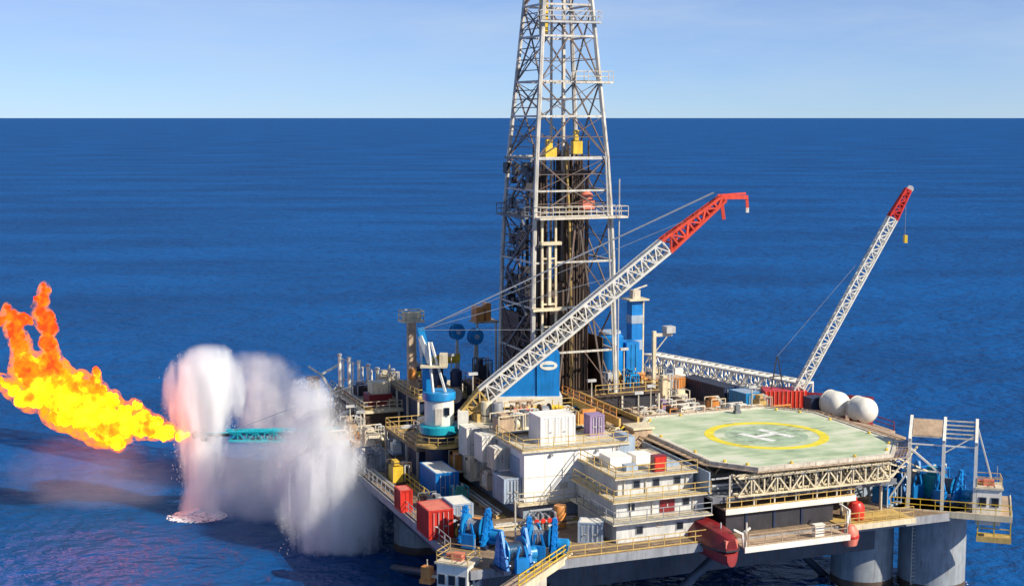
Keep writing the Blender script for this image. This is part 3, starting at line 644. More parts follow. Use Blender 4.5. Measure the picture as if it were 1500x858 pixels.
SK = [
 ('tan pump skid on the white block roof left of the white cabin box', 11.6, 21.5, 15.6, 3.2, 2.2, 1.8, tan, cream),
 ('grey pump skid on the white block roof behind the white cabin box', 14.5, 23, 15.6, 2.6, 2.4, 1.6, midgrey, offwhite),
 ('brown pump skid on the roof between white cabin box and mauve container', 17.2, 21, 15.6, 2.2, 2, 1.6, brownsteel, cream),
 ('orange pump skid at the right edge of the white block roof', 20.6, 22, 15.6, 2, 3, 1.5, orange, ochre),
 ('ochre pump skid below the rounded house of the left crane', 8.0, 36.5, 12.2, 3, 2.5, 1.7, ochre, tan),
 ('cream pump skid on the dark left deck beyond the crane', 4.5, 46, 9, 3.2, 3, 2.6, offwhite, cream),
 ('tan pump skid near the white slanting davit on the far left', 6, 55, 9, 3, 3, 3, tan, steel),
 ('rusty pump skid right of the orange basket behind the helideck', 40, 38, 12.2, 3, 2.5, 1.8, brownsteel, offwhite),
 ('white pump skid closest behind the far left edge of the helideck', 37, 30.5, 13, 3.4, 2.2, 1.7, offwhite, white),
 ('pale pump skid behind the far edge of the helideck centre', 42.3, 29, 13.2, 3, 2, 1.5, white, offwhite),
 ('grey pump skid at the foot of the blue silo', 33.5, 36, 14, 3, 2.2, 1.6, midgrey, steel),
 ('tan pump skid left of the helideck corner below the catwalk', 30.5, 30.5, 13, 3, 2.4, 1.7, tan, offwhite),
 ('ochre pump skid in front of the red crane house', 47.2, 31.5, 12.5, 1.8, 2, 2.4, ochre, tan),
 ('rusty red pump skid beside the far right deck edge', 50, 39, 12.4, 2.4, 3, 1.6, maroon, brownsteel),
 ('white pump skid in the far distance behind the blue silo', 40, 56, 12, 3.5, 2.5, 2.5, offwhite, white),
 ('cream pump skid below the far end of the white lattice boom', 46.5, 57, 11.5, 3, 3, 2.6, cream, offwhite),
 ('yellow capped pump skid at the left deck edge above the red boxes', 2.9, 30.6, 9, 2.2, 2.2, 2.3, yellow, brownsteel),
 ('grey pump skid on the dark deck left of the blue container', 2.0, 37, 9, 2.6, 3, 2.2, midgrey, grey),
 ('white pump skid on the dark deck under the left crane', 5.6, 38.6, 10.2, 2.6, 2, 1.4, white, bluegrey),
 ('dark pump skid between the blue container and the red container', 3.0, 20.0, 9, 2, 3, 1.2, dark, midgrey),
 ('sea green pump skid in front of the dark blue container', 6.2, 20.9, 9, 1.4, 1.6, 1.6, greenp, teal),

 ('cream pump skid in the row left of the dark navy container', 41.2, 40.6, 12.4, 2.2, 2, 2.0, cream, offwhite),
 ('white pump skid just right of the orange catwalk end', 33.2, 33.4, 12.4, 2.2, 2, 1.9, white, tan),
 ('cream pump skid immediately behind the left corner of the helideck', 31.4, 27.6, 13, 2.2, 1.6, 1.9, cream, offwhite),
 ('small mauve pump skid among the white ones behind the helideck', 36.2, 34.4, 12.4, 2, 1.8, 2.2, purple, offwhite),
 ('tall cream pump skid right of the cream crane post', 40.9, 43.4, 12.4, 2.2, 1.8, 3.2, cream, tan),
 ('white tall pump skid under the near end of the white stowed boom', 44.6, 47.6, 12.4, 2.2, 2.2, 3.2, white, bluegrey),
 ('pale blue pump skid between orange basket and white stowed boom', 45.2, 51.6, 12, 2.4, 2, 3.0, bluegrey, white),
 ('orange pump skid on the tan deck in front of the navy container', 43.8, 36.4, 12.4, 2.0, 1.8, 1.6, orange, cream),
 ('cream pump skid left of the small dark deck light of the helideck', 38.6, 27.2, 12.9, 2.2, 1.6, 1.9, cream, tan),
 ('white pump skid right of the small dark deck light of the helideck', 44.2, 27.6, 12.9, 2.6, 1.8, 1.7, white, cream),
 ('brown pump skid halfway between the helideck and the blue silo', 35.6, 31.6, 12.4, 1.8, 2.2, 2.0, brownsteel, orange),
 ('yellow pump skid at the foot of the blue service column', 37.0, 40.2, 12.4, 1.8, 1.8, 2.4, ochre, cream),
 ('cream pump skid on the far left deck beside the white vent posts', 11.5, 63.6, 12.6, 2.6, 2.2, 2.2, cream, offwhite),
 ('dark pump skid on the far left deck between white davit and maroon house', 7.2, 59.6, 12.6, 2.6, 2.4, 1.6, dark, steel),
 ('tan pump skid hanging over the left deck edge beside the curved water pipe', 3.2, 50.2, 9, 2.6, 2.4, 3.0, tan, offwhite),
 ('orange pump skid under the yellow ring walkway of the left crane', 8.3, 27.2, 10.55, 1.6, 1.8, 2.0, orange, cream),
 ('cream framed pump skid beside the white lockers on the left of the block', 8.6, 23.4, 10.55, 1.4, 2, 2.3, cream, roofm),
 ('navy pump skid in the dark recess under the blue machinery house', 17.4, 28.0, 10, 2.4, 2, 3.4, navy, offwhite),
 ('tan pump skid in the recess left of the white cabin box', 11.2, 27.5, 15.0, 2.4, 2, 1.8, ochre, brownsteel),
 ('dark pump skid just left of the near derrick leg', 16.9, 43.2, 16.2, 1.8, 2.2, 3.0, dark, navy),
 ('white pump skid half way down the shaded left wall of the block', 8.9, 19.6, 10.55, 1.2, 2.2, 1.6, offwhite, tan),
]
for i, (lab, u, v, z, w, d, h, b1, a1) in enumerate(SK): skid(lab, u, v, z, R(rng.choice((0, 90, 0, 5))), w, d, h, b1, a1, i)

# raised equipment decks
def eqdeck(name, label, u0, v0, u1, v1, z0, z1, top, side):
    t = thing(name, label, 'deck', u0, v0, 0)
    part(t, 'deck_plate', MB().box(0, 0, z1-.25, u1-u0, v1-v0, z1), top)
    part(t, 'side_wall', MB().box(.4, .4, z0, u1-u0-.4, v1-v0-.4, z1-.253), side)
    nx = max(2, int((u1-u0)/4)); ny = max(2, int((v1-v0)/4)); spots = []
    for i in range(nx+1):
        x = min(max((u1-u0)*i/nx, .12), u1-u0-.12); spots += [(x, .12), (x, v1-v0-.12)]
    for j in range(1, ny): spots += [(.12, (v1-v0)*j/ny), (u1-u0-.12, (v1-v0)*j/ny)]
    for x, y in spots: part(t, 'post', MB().cbox(x, y, z0, .2, .2, z1-z0-.253), offwhite)
    return t
eqdeck('equipment_deck', 'brown equipment deck in the cluttered area behind the helideck', 28.5, 27, 51, 50, 9, 12.4, tan, midgrey)
eqdeck('equipment_deck', 'far equipment deck beyond the blue silo at the back of the platform', 33, 51, 51, 66, 9, 12, tan, midgrey)
eqdeck('equipment_deck', 'dark equipment deck under the left crane and behind the white block', 5, 31, 16, 43, 9, 12.2, deckm, navy)
eqdeck('equipment_deck', 'far left equipment deck below the vent tower', 4.5, 50, 22, 66, 9, 12.6, cream, brownsteel)
eqdeck('drill_floor', 'raised dark drill floor substructure below the steel derrick', 15.5, 32.5, 34.5, 47.5, 9, 16.2, brownsteel, dark)
eqdeck('pipe_deck', 'tan pipe deck between the white block and the derrick under the orange catwalk', 21.3, 14.2, 28.0, 32.2, 9, 13.8, tan, dark)
eqdeck('machinery_deck', 'dark machinery deck behind the blue shed left of the derrick base', 9, 43.2, 15.3, 56, 9, 15, deckm, navy)

# ------------------------------------------------------------------ derrick
dk = thing('derrick', 'tall tapering silver steel lattice derrick rising from the middle of the platform', 'derrick', 24, 38, 16.2)
def dw(z):                                   # half width at height above the drill floor
    pts = [(0, 5.05), (16.5, 4.75), (26, 4.25), (47, 2.55), (56, 1.8)]
    for (a, wa), (b_, wb) in zip(pts, pts[1:]):
        if z <= b_: return wa + (wb - wa) * (z - a) / (b_ - a)
    return pts[-1][1]
ZL = [0, 5, 10, 15, 20, 22.8, 26.4, 30.9, 34.7, 39.6, 43, 47, 50.5, 54]
SGN = [(-1, -1), (1, -1), (1, 1), (-1, 1)]
def cnr(k, z): s_ = dw(z); return Vector((SGN[k][0]*s_, SGN[k][1]*s_, z))
for k in range(4):
    mb = MB()
    for a, b_ in zip(ZL, ZL[1:]): mb.tube(cnr(k, a), cnr(k, b_), .26, 6)
    part(dk, 'leg', mb, derrick_m)
for i, z in enumerate(ZL[1:], 1):
    mb = MB()
    for k in range(4): mb.bar(cnr(k, z), cnr((k+1) % 4, z), .15)
    part(dk, 'girt', mb, derrick_m)
for i, (a, b_) in enumerate(zip(ZL, ZL[1:])):
    mb = MB()
    for k in range(4):
        j = (k+1) % 4
        p, q_, r_, s_ = cnr(k, a), cnr(j, a), cnr(k, b_), cnr(j, b_)
        if k == 0 and i < 4:
            # tall V door opening on the front: inclined legs
            if i == 0: mb.bar(cnr(0, 0).lerp(cnr(1, 0), .3), cnr(0, 19).lerp(cnr(1, 19), .52), .14); mb.bar(cnr(0, 0).lerp(cnr(1, 0), .86), cnr(0, 19).lerp(cnr(1, 19), .58), .14)
            mb.bar(q_, r_.lerp(s_, .62), .08)
            continue
        mid = r_.lerp(s_, .5) if i % 2 == 0 else p.lerp(q_, .5)
        if i % 2 == 0: mb.bar(p, mid, .1); mb.bar(q_, mid, .1)
        else: mb.bar(mid, r_, .1); mb.bar(mid, s_, .1)
        if k == 3:
            for f_ in (.25, .75): c_, d_ = p.lerp(r_, f_), q_.lerp(s_, f_); mb.bar(c_, d_, .07); mb.bar(c_, q_.lerp(s_, 1-f_), .06)
        if k in (2, 3) or i > 2:
            zm = (a + b_)/2; mb.bar(cnr(k, zm), cnr(j, zm), .06); mb.bar(p, s_, .05)
    part(dk, 'bracing', mb, brace_m)
# boards
def board(t, z, x0, y0, x1, y1, mat, rail=True, label=None):
    o = part(t, 'platform', MB().box(x0, y0, z-.22, x1, y1, z), mat, label)
    if rail:
        mb = MB(); c4 = [(x0, y0), (x1, y0), (x1, y1), (x0, y1), (x0, y0)]
        for (a, b_), (c_, d_) in zip(c4, c4[1:]):
            L = math.hypot(c_-a, d_-b_); n_ = max(1, round(L/1.5))
            for i in range(n_): mb.bar((a+(c_-a)*i/n_, b_+(d_-b_)*i/n_, z), (a+(c_-a)*i/n_, b_+(d_-b_)*i/n_, z+1.1), .045)
            for h_ in (.55, 1.1): mb.bar((a, b_, z+h_), (c_, d_, z+h_), .045)
        child_of(o, 'guard_rail', mb, mat)
board(dk, 20.0, -4.6, -6.2, 5.9, -4.4, offwhite)
board(dk, 34.7, .4, -4.2, 4.9, -3.0, offwhite)
board(dk, 26.4, -4.2, -4.4, 4.4, -3.4, steel, False)
board(dk, 26.4, -4.9, -4.2, -4.2, 3.8, midgrey, False)
board(dk, 20.0, -5.6, -4.2, -4.6, 4.4, midgrey)
board(dk, 41.2, -3.6, -3.8, 3.6, -3.0, steel)
part(dk, 'racking_board', MB().box(-3.4, -2.5, 24.6, -.4, 3.2, 24.9).box(1.2, -2.5, 24.6, 3.6, 3.2, 24.9), brownsteel)
# stands of pipe and hoisting gear
stp = MB()
rs = random.Random(5)
for k in range(46): x, y = rs.uniform(.5, 3.4), rs.uniform(-2.6, 2.6); stp.tube((x, y, 0), (x + rs.uniform(-.1, .1), y, rs.uniform(24, 28.5)), .11, 5)
for k in range(30): x, y = rs.uniform(-3.2, -1.6), rs.uniform(-2.4, 2.6); stp.tube((x, y, 0), (x, y, rs.uniform(23, 27.5)), .11, 5)
o = part(dk, 'drill_pipe', stp, brownsteel); o['kind'] = 'stuff'
part(dk, 'windbreak', MB().box(-4.8, 4.5, 0, 4.8, 4.6, 7.6).box(4.6, -2.5, 0, 4.7, 4.4, 6).box(-1.2, -1.0, 0, 2.6, 3.8, 12.2).box(2.7, .2, 0, 3.9, 3.4, 17).box(-3.6, .4, 0, -1.4, 3.4, 10).box(-4.85, -.5, 0, -4.75, 4.4, 9), brownsteel)
part(dk, 'kelly_hose', MB().path([(.9, -2.2, 0), (.9, -2.2, 9), (.6, -2.1, 20), (.4, -1.6, 27)], .16, 8), ochre)
part(dk, 'guide_rail', MB().bar((-.2, 1.3, 0), (-.2, 1.3, 52), .16).bar((1.2, 1.3, 0), (1.2, 1.3, 52), .16).bar((.5, -.6, 20), (.5, -.6, 54), .2), offwhite)
part(dk, 'top_drive', MB().box(1.6, -3.6, 20.6, 3.1, -2.3, 21.6).lathe([(.3, 21.6), (.72, 21.8), (.7, 22.3), (.2, 22.7)], 14, o=(2.3, -3.0, 0)), redpale)
part(dk, 'travelling_block', MB().box(-2.9, -3.6, 26.5, -1.6, -2.8, 27.5).box(-2.7, -3.4, 27.503, -2.0, -2.9, 28.4), yellow)
part(dk, 'swivel', MB().box(.4, -3.6, 26.8, 1.5, -2.8, 28.2).box(.6, -3.5, 28.203, 1.1, -3.0, 29.4), yellow)
part(dk, 'hose_saver', MB().box(-2.6, -1.6, 39.6, -1.8, -.9, 43.8), yellow)
part(dk, 'crown_block', MB().box(-1.9, -1.9, 54, 1.9, 1.9, 55.2), steel)
lw = MB()                                   # cream ladder tower on the near leg
for x in (-3.9, -2.3): lw.bar((x, -5.2, 1), (x, -5.0, 20), .16)
for z in (3, 5.5, 8, 10.5, 15.5): lw.bar((-3.9, -5.1, z), (-2.3, -5.1, z), .12)
lw.bar((-3.1, -5.2, 10.4), (-3.1, -5.2, 17), .22).box(-4.2, -5.6, 17.0, -1.8, -4.9, 17.35).box(-5.2, -5.7, 9.8, -1.2, -4.7, 10.1)
part(dk, 'ladder_tower', lw, cream)
dc = MB()                                   # dark clutter panels on the left face
for k in range(60):
    z = rs.uniform(.5, 25); y = rs.uniform(-4, 3.6); h_ = rs.uniform(.4, 1.6); dc.box(-4.7, y, z, -4.3 + rs.uniform(0, .8), y + rs.uniform(.3, 1.3), z + h_)
for k in range(10): y = -4 + k*.85; dc.bar((-4.2, y, 0), (-4.2 + rs.uniform(0, .5), y, rs.uniform(9, 22)), .09)
part(dk, 'service_panel', dc, dark)
part(dk, 'stair_flight', MB().path([(-5, -3.6, 0), (-5, 3.2, 4.6), (-5, -3.2, 9.2), (-4.9, 3, 13.8), (-4.7, -2.8, 18), (-4.4, 2.6, 22), (-4.2, -2.6, 26)], .16, 4), midgrey)
part(dk, 'standpipe', MB().tube((4.9, -5.2, 0), (3.8, -4.6, 27), .09, 6).tube((5.5, -4.7, 0), (5.5, -4.7, 24), .08, 6), steel)

# ------------------------------------------------------------------ derrick surroundings
shed = thing('drillers_house', 'bright blue sloping roofed machinery house with a white oval sign under the crane boom', 'shed', 14.3, 31.2, 16.5, R(-18))
part(shed, 'sloping_wing', MB().sideprism([(0, .7), (4.1, .7), (4.1, 4.0), (3.5, 4.0), (.4, 2.2), (0, 1.4)], 0, 3), blue)
part(shed, 'tall_bay', MB().sideprism([(4.15, .7), (6.6, .7), (6.6, 5.4), (6.1, 5.8), (4.7, 5.8), (4.15, 5.1)], -.15, 3.1), blue)
part(shed, 'plinth', MB().box(-.3, -.3, -.4, 6.9, 3.3, .697), white)
sg = MB(); sg.lathe([(.95, 0), (.95, .05)], 28, 'Y', (0, 0, 0))
so_ = part(shed, 'sign_panel', sg, white); so_.location = (5.4, -.21, 4.05); so_.scale = (1, 1, .52)
st_ = part(shed, 'sign_stripe', MB().box(4.8, -.235, 3.95, 6.0, -.212, 4.15), blue2)
sp = thing('front_stage', 'white framed stage below the blue machinery house', 'stage', 14.2, 29.9, 9)
part(sp, 'stage_slab', MB().box(0, -.6, 6.35, 8.2, 1.0, 6.75), white)
fr = MB()
for x in (.2, 2.2, 4.4, 6.2, 8): fr.bar((x, -.4, 3.2), (x, -.4, 6.35), .1)
for z in (4.3, 5.4): fr.bar((0, -.4, z), (8.1, -.4, z), .08)
part(sp, 'frame', fr, offwhite)

cat = thing('pipe_catwalk', 'orange yellow pipe catwalk sloping from the derrick towards the helideck', 'catwalk', 23.2, 19.8, 15.4)
part(cat, 'trough', MB().box(.25, 0, .2, 2.05, 15, .5), brownsteel)
for x in (0, 2.1): part(cat, 'side_girder', MB().box(x, 0, .1, x+.22, 15, .95), ochre)
lg = MB()
for y in (.5, 4, 8, 12): lg.box(.1, y, -6, .4, y+.3, .098).box(1.9, y, -6, 2.2, y+.3, .098)
part(cat, 'trestle', lg, ochre)
railing('orange handrail along the catwalk below the derrick', [(23.0, 20, 16.35), (23.0, 34, 16.35)], orange, 1.0)
railing('brown handrail on the far side of the pipe catwalk', [(25.6, 20, 16.35), (25.6, 31, 16.35)], brownsteel, 1.0)
sb = thing('stair_tower', 'orange beige stair tower between the catwalk and the helideck corner', 'stair tower', 23.8, 17.4, 9)
part(sb, 'casing', MB().box(0, 0, 0, 2, 2.2, 6.6), tan)
part(sb, 'cap', MB().box(-.2, -.2, 6.603, 2.2, 2.4, 6.8), cream)
stairs = MB()
for k in range(14): stairs.box(-.9, -.2 - k*.28, 6.1 - k*.3, -.05, .06 - k*.28, 6.18 - k*.3)
part(sb, 'steps', stairs, ochre)
rb_ = thing('wall_cabinet', 'dark red cabinet in the shade left of the helideck edge', 'cabinet', 20.0, 5.6, 14.34)
part(rb_, 'body', MB().box(0, 0, 0, 1.3, .8, 1.5), maroon); part(rb_, 'door', MB().box(.1, -.05, .1, 1.2, -.003, 1.4), red)
sh = thing('vent_hood', 'blue grey slanted hood at the end of the white block roof', 'hood', 18.4, 12.8, 13.6)
part(sh, 'cowl', MB().sideprism([(0, 0), (3.2, 0), (3.2, 2.5), (2.4, 2.5)], 0, 3), bluegrey); part(sh, 'base', MB().box(-.2, -.2, -.3, 3.4, 3.2, -.003), grey)

silo = thing('mud_silo', 'bright blue round silo with pale top right of the derrick base', 'silo', 32.3, 41.4, 16.2)
part(silo, 'shell', MB().lathe([(1.55, .4), (1.62, .5), (1.62, 5.1), (1.2, 5.45)], 28), blue)
part(silo, 'cap', MB().lathe([(1.25, 5.45), (1.35, 5.5), (1.3, 5.75), (.2, 5.9)], 28), bluegrey)
part(silo, 'leg', MB().box(-1.3, -1.3, 0, -1, -1, .5).box(1, -1.3, 0, 1.3, -1, .5).box(-1.3, 1, 0, -1, 1.3, .5).box(1, 1, 0, 1.3, 1.3, .5), navy)
bx = thing('mud_tank', 'boxy blue tank with a ribbed side joined to the blue silo', 'tank', 34.6, 41.0, 16.2)
part(bx, 'body', MB().box(-.7, -.9, 0, 1.0, 1.4, 4.4), blue)
part(bx, 'rib', MB().box(-.1, -.98, .2, .05, -.903, 4.2).box(.5, -.98, .2, .65, -.903, 4.2), blue2)
bc = thing('service_tower', 'tall blue service column with white bands and a small cream top platform', 'tower', 36.6, 43.5, 13)
part(bc, 'column', MB().box(-.7, -.7, 0, .7, .7, 12.2), blue)
for z0, z1 in ((6.2, 7.4), (9.4, 10.4)): part(bc, 'band', MB().box(-.76, -.76, z0, .76, .76, z1), bluegrey)
part(bc, 'top_platform', MB().box(-1.3, -1.3, 12.203, 1.3, 1.3, 12.4), cream)
part(bc, 'fixture', MB().box(-.5, -.5, 12.403, .5, .5, 13.4).bar((-.2, 0, 13.4), (1.6, 0, 13.9), .12), offwhite)
part(bc, 'brace', MB().bar((-3, -.6, 9), (-.7, -.6, 5.4), .12), white)
part(bc, 'pipe', MB().tube((.95, -.3, 0), (.95, -.3, 12), .16, 8), cream)
lp = thing('crane_post', 'cream post with a short jib right of the blue service column', 'post', 38.8, 42.6, 12.4)
part(lp, 'mast', MB().box(-.2, -.2, 0, .2, .2, 9), cream); part(lp, 'jib', MB().box(.203, -.15, 8.3, 2.4, .15, 8.7).bar((.2, 0, 6.5), (1.8, 0, 8.3), .08), offwhite)
part(lp, 'head_box', MB().box(1.4, -.6, 8.703, 2.6, .6, 9.5), steel)

# reels, blue discs and clutter left of the derrick
def reel(label, u, v, z, rz, r, mat, h):
    t = thing('hose_reel', label, 'reel', u, v, z, rz, 'round blue reels on posts')
    part(t, 'disc', MB().lathe([(r, -.35), (r+.03, -.3), (r+.03, -.22), (r*.5, -.2), (r*.5, .2), (r+.03, .22), (r+.03, .3), (r, .35)], 24, 'Y', (0, 0, h)), mat)
    part(t, 'hub', MB().lathe([(.3, -.5), (.3, .5)], 14, 'Y', (0, 0, h)), bluegrey)
    part(t, 'stand', MB().bar((-.3, 0, 0), (0, 0, h-.3), .1).bar((.3, 0, 0), (0, 0, h-.3), .1), offwhite)
reel('round blue hose reel on a post further from the derrick leg', 16.0, 49.5, 16.2, R(10), .95, blue2, 5.4)
reel('round blue hose reel on a post next to the dark derrick leg', 17.2, 46.4, 16.2, R(10), .95, blue2, 5.2)
mt = thing('monkey_platform', 'rusty orange railed platform above the round blue reels', 'platform', 19.0, 50.2, 16.2)
part(mt, 'floor', MB().box(-.8, -1.2, 6.3, 2.2, 1.2, 6.5), tan)
part(mt, 'cabinet', MB().box(-.6, -.9, 6.503, .4, .9, 8.2).box(.7, -.6, 6.503, 1.4, .8, 8.6), orange)
part(mt, 'leg', MB().box(-.6, -1, 0, -.4, -.8, 6.3).box(1.8, -1, 0, 2, -.8, 6.3), offwhite)
ypl = thing('yellow_walkway', 'bright yellow boxed platform between vent tower and blue reels', 'platform', 14.2, 49.6, 15)
part(ypl, 'floor', MB().box(-1.6, -1, 3.0, 1.8, 1, 3.25), yellow); part(ypl, 'toe_board', MB().box(-1.65, -1.08, 3.25, 1.85, -1.003, 4.1), yellow)
part(ypl, 'leg', MB().bar((-1.4, -.8, 0), (-1.4, -.8, 3), .12).bar((1.5, -.8, 0), (1.5, -.8, 3), .12), navy)
for i, (lab, u, v, z, h, rr_) in enumerate([('dark blue vertical vessel behind the left crane house', 12.2, 45.6, 15, 3.4, .7), ('dark blue vertical vessel nearer the derrick', 14.3, 45.0, 15, 3.0, .7), ('stubby dark blue vertical vessel left of the blue shed', 11.2, 50.5, 15, 2.6, .8)]):
    t = thing('pressure_vessel', lab, 'vessel', u, v, z); part(t, 'shell', MB().lathe([(rr_*.6, 0), (rr_, .2), (rr_, h-.3), (rr_*.5, h)], 18), navy)
    part(t, 'nozzle', MB().tube((0, 0, h), (0, 0, h+.6), .15, 8), steel)

vt = thing('vent_tower', 'slim beige tower with a railed cream top box left of the blue mast', 'tower', 9.9, 48.2, 12.4)
part(vt, 'column', MB().box(-.45, -.45, 0, .45, .45, 10.9), tan)
tp = part(vt, 'top_platform', MB().box(-1.3, -1.1, 10.903, 1.3, 1.1, 11.1), cream)
vr = MB()
for x in (-1.2, 0, 1.2):
    for y in (-1, 1): vr.bar((x, y, 11.1), (x, y, 12.2), .07)
for z in (11.65, 12.2): vr.path([(-1.2, -1, z), (1.2, -1, z), (1.2, 1, z), (-1.2, 1, z), (-1.2, -1, z)], .08, 4)
child_of(tp, 'guard_rail', vr, cream)
part(vt, 'top_box', MB().box(-1.0, -.7, 11.103, 1.0, .6, 12.0), cream)
part(vt, 'side_box', MB().box(-.6, -.75, 4.2, .3, -.453, 5.4), orange)
rm = thing('exhaust_house', 'small maroon and cream machine house left of the beige vent tower', 'house', 7.4, 53.5, 12.6)
part(rm, 'body', MB().box(-1.6, -1.3, 0, 1.3, 1.3, 1.5), maroon); part(rm, 'upper_box', MB().box(-1.1, -1, 1.503, .9, 1, 2.9), cream)
part(rm, 'pipe', MB().tube((1.1, -.8, 1.5), (1.1, -.8, 5), .12, 8), offwhite)

# ------------------------------------------------------------------ left crane
CX = wpos(7.1, 29.7)
c1 = thing('pedestal_crane', 'white lattice boom crane with red tip on a blue pedestal left of the derrick', 'crane', CX.x, CX.y, 9, 0, world=True)
part(c1, 'pedestal', MB().lathe([(1.5, 0), (1.5, 4.2), (1.9, 5.2)], 28), navy)
part(c1, 'walkway_ring', MB().lathe([(1.6, 3.9), (2.6, 3.95), (2.6, 4.2), (1.6, 4.25)], 28), ochre)
part(c1, 'house_door', MB().box(-.35, -1.64, 6.3, .35, -1.45, 8.0), offwhite)
part(c1, 'house_window', MB().box(.6, -1.55, 7.3, 1.15, -1.2, 8.1), glassm)
part(c1, 'winch_drum', MB().lathe([(.7, -.7), (.7, -.6), (.45, -.59), (.45, .59), (.7, .6), (.7, .7)], 16, 'Y', (1.7, .6, 9.0)), dark)
rg = MB()
for k in range(16): a = 2*math.pi*k/16; rg.bar((2.5*math.cos(a), 2.5*math.sin(a), 4.2), (2.5*math.cos(a), 2.5*math.sin(a), 5.1), .045)
for z in (4.65, 5.1):
    for k in range(16): a, b_ = 2*math.pi*k/16, 2*math.pi*(k+1)/16; rg.bar((2.5*math.cos(a), 2.5*math.sin(a), z), (2.5*math.cos(b_), 2.5*math.sin(b_), z), .05)
part(c1, 'ring_rail', rg, ochre)
part(c1, 'slew_ring', MB().lathe([(1.9, 5.2), (2.1, 5.3), (2.1, 6.0), (1.9, 6.1)], 32), teal)
part(c1, 'machinery_house', MB().lathe([(1.5, 6.1), (1.55, 6.2), (1.55, 8.7), (1.4, 8.75)], 32), white)
part(c1, 'house_roof', MB().lathe([(1.5, 8.75), (1.75, 8.8), (1.75, 9.5), (1.7, 9.6), (.2, 9.65)], 32), blue2)
part(c1, 'a_frame', MB().bar((-.6, -.7, 9.6), (-1.1, -.3, 14.8), .15).bar((.7, -.7, 9.6), (-.8, -.3, 14.8), .15).bar((-1.4, .9, 9.6), (-1.9, .2, 15.4), .3).bar((-1.9, .2, 15.4), (-.9, -.2, 12.6), .35), white)
part(c1, 'blue_mast', MB().box(-1.75, -.1, 9.6, -.75, .9, 13.2).tube((-1.25, .4, 13.2), (-1.9, .3, 16.2), .48, 4), blue2)
mh_ = part(c1, 'mast_platform', MB().box(-1.9, -1.1, 12.2, .9, .9, 12.4).box(.1, -.9, 12.4, .9, .3, 13.6), cream)
part(c1, 'operator_cab', MB().box(2.0, -1.5, 5.9, 3.1, -.3, 7.7), white)
FOOT = Vector((2.2, -.3, 7.1)); TIP = Vector((29.7, 2.2, 29.6))
d_ = (TIP - FOOT).normalized()
B1 = FOOT + d_ * 3.2; B2 = FOOT + (TIP - FOOT) * .78
part(c1, 'boom_foot', MB().lattice(FOOT, B1, 1.3, .5, 1.6, 1.7, 3, .13, .1), ochre, 'yellowed boom foot section')
bo = part(c1, 'boom', MB().lattice(B1, B2, 1.6, 1.7, 1.5, 1.55, 26, .15, .08), white)
child_of(bo, 'boom_walkway', MB().tube(B1 + Vector((0, .2, -.1)), B2 + Vector((0, .2, -.1)), .2, 4), offwhite)
bt = part(c1, 'boom_tip', MB().lattice(B2, TIP, 1.5, 1.55, 1.0, .6, 7, .19, .14), tipred, 'red painted boom tip')
jb = MB().bar(TIP + Vector((-.2, 0, .1)), TIP + Vector((2.6, .3, .1)), .28).bar(TIP + Vector((2.5, .3, .2)), TIP + Vector((2.6, .3, -1.0)), .2).bar(TIP + Vector((-.2, 0, 0)), TIP + Vector((.1, 0, -2.2)), .24).bar(TIP + Vector((-.6, 0, .3)), TIP + Vector((2.4, .3, .5)), .15)
part(c1, 'jib_head', jb, tipred)
part(c1, 'hook', MB().box(TIP.x+2.45, TIP.y+.15, TIP.z-1.5, TIP.x+2.75, TIP.y+.45, TIP.z-1.0), white)
pd = MB()
for y in (-.5, 0, .5): pd.tube((-1.9, .2 + y*.5, 16), TIP + Vector((-1.0, y, .6)), .045, 4)
for q_ in (.35, .6, .85): pd.tube((-1.9, .2, 16), FOOT + (TIP - FOOT)*q_ + Vector((0, 0, 1)), .03, 4)
part(c1, 'pendant_line', pd, wire)

# ------------------------------------------------------------------ right crane, boom rest, tanks
RX = wpos(52, 33.5)
c2 = thing('pedestal_crane', 'right hand crane with steep white lattice boom and red machine house', 'crane', RX.x, RX.y, 12.4, 0, world=True)
part(c2, 'pedestal', MB().lathe([(1.3, -5), (1.3, .4), (1.8, .6)], 24), grey)
part(c2, 'machinery_house', MB().box(-3.0, -1.4, .603, 2.0, 1.5, 2.6), red)
rbm = MB()
for k in range(10): rbm.box(-2.9 + k*.5, -1.48, .7, -2.8 + k*.5, -1.403, 2.6)
part(c2, 'house_rib', rbm, redpale)
part(c2, 'gantry', MB().bar((-2, 0, 2.6), (-1.4, 0, 6.5), .09).bar((-.6, 0, 2.6), (-1.3, 0, 6.5), .09).bar((-2.2, 0, 4), (-.6, 0, 4.2), .07), dark)
F2 = Vector((.9, -.6, 2.2)); T2 = Vector((13.6, .4, 26.2)); D2 = T2 - F2
part(c2, 'boom', MB().lattice(F2, F2 + D2*.86, 1.0, .9, 1.0, 1.0, 26, .12, .085, (0, 1, 0)), white)
part(c2, 'boom_tip', MB().lattice(F2 + D2*.86, T2, 1.0, 1.0, .6, .5, 6, .15, .12, (0, 1, 0)), red, 'dark red boom tip')
part(c2, 'tip_sheave', MB().lathe([(.4, -.2), (.4, .2)], 14, 'Y', T2 + Vector((.2, 0, .1))), steel)
part(c2, 'hoist_line', MB().bar(F2 + D2*.92 + Vector((.8, 0, 0)), F2 + D2*.92 + Vector((.8, 0, -3.4)), .03), wire)
part(c2, 'hook', MB().box(F2.x + D2.x*.92 + .65, -.2, F2.z + D2.z*.92 - 4.3, F2.x + D2.x*.92 + .98, .5, F2.z + D2.z*.92 - 3.4), yellow)
part(c2, 'pendant_line', MB().tube((-1.4, 0, 6.5), F2 + D2*.8, .03, 4), wire)

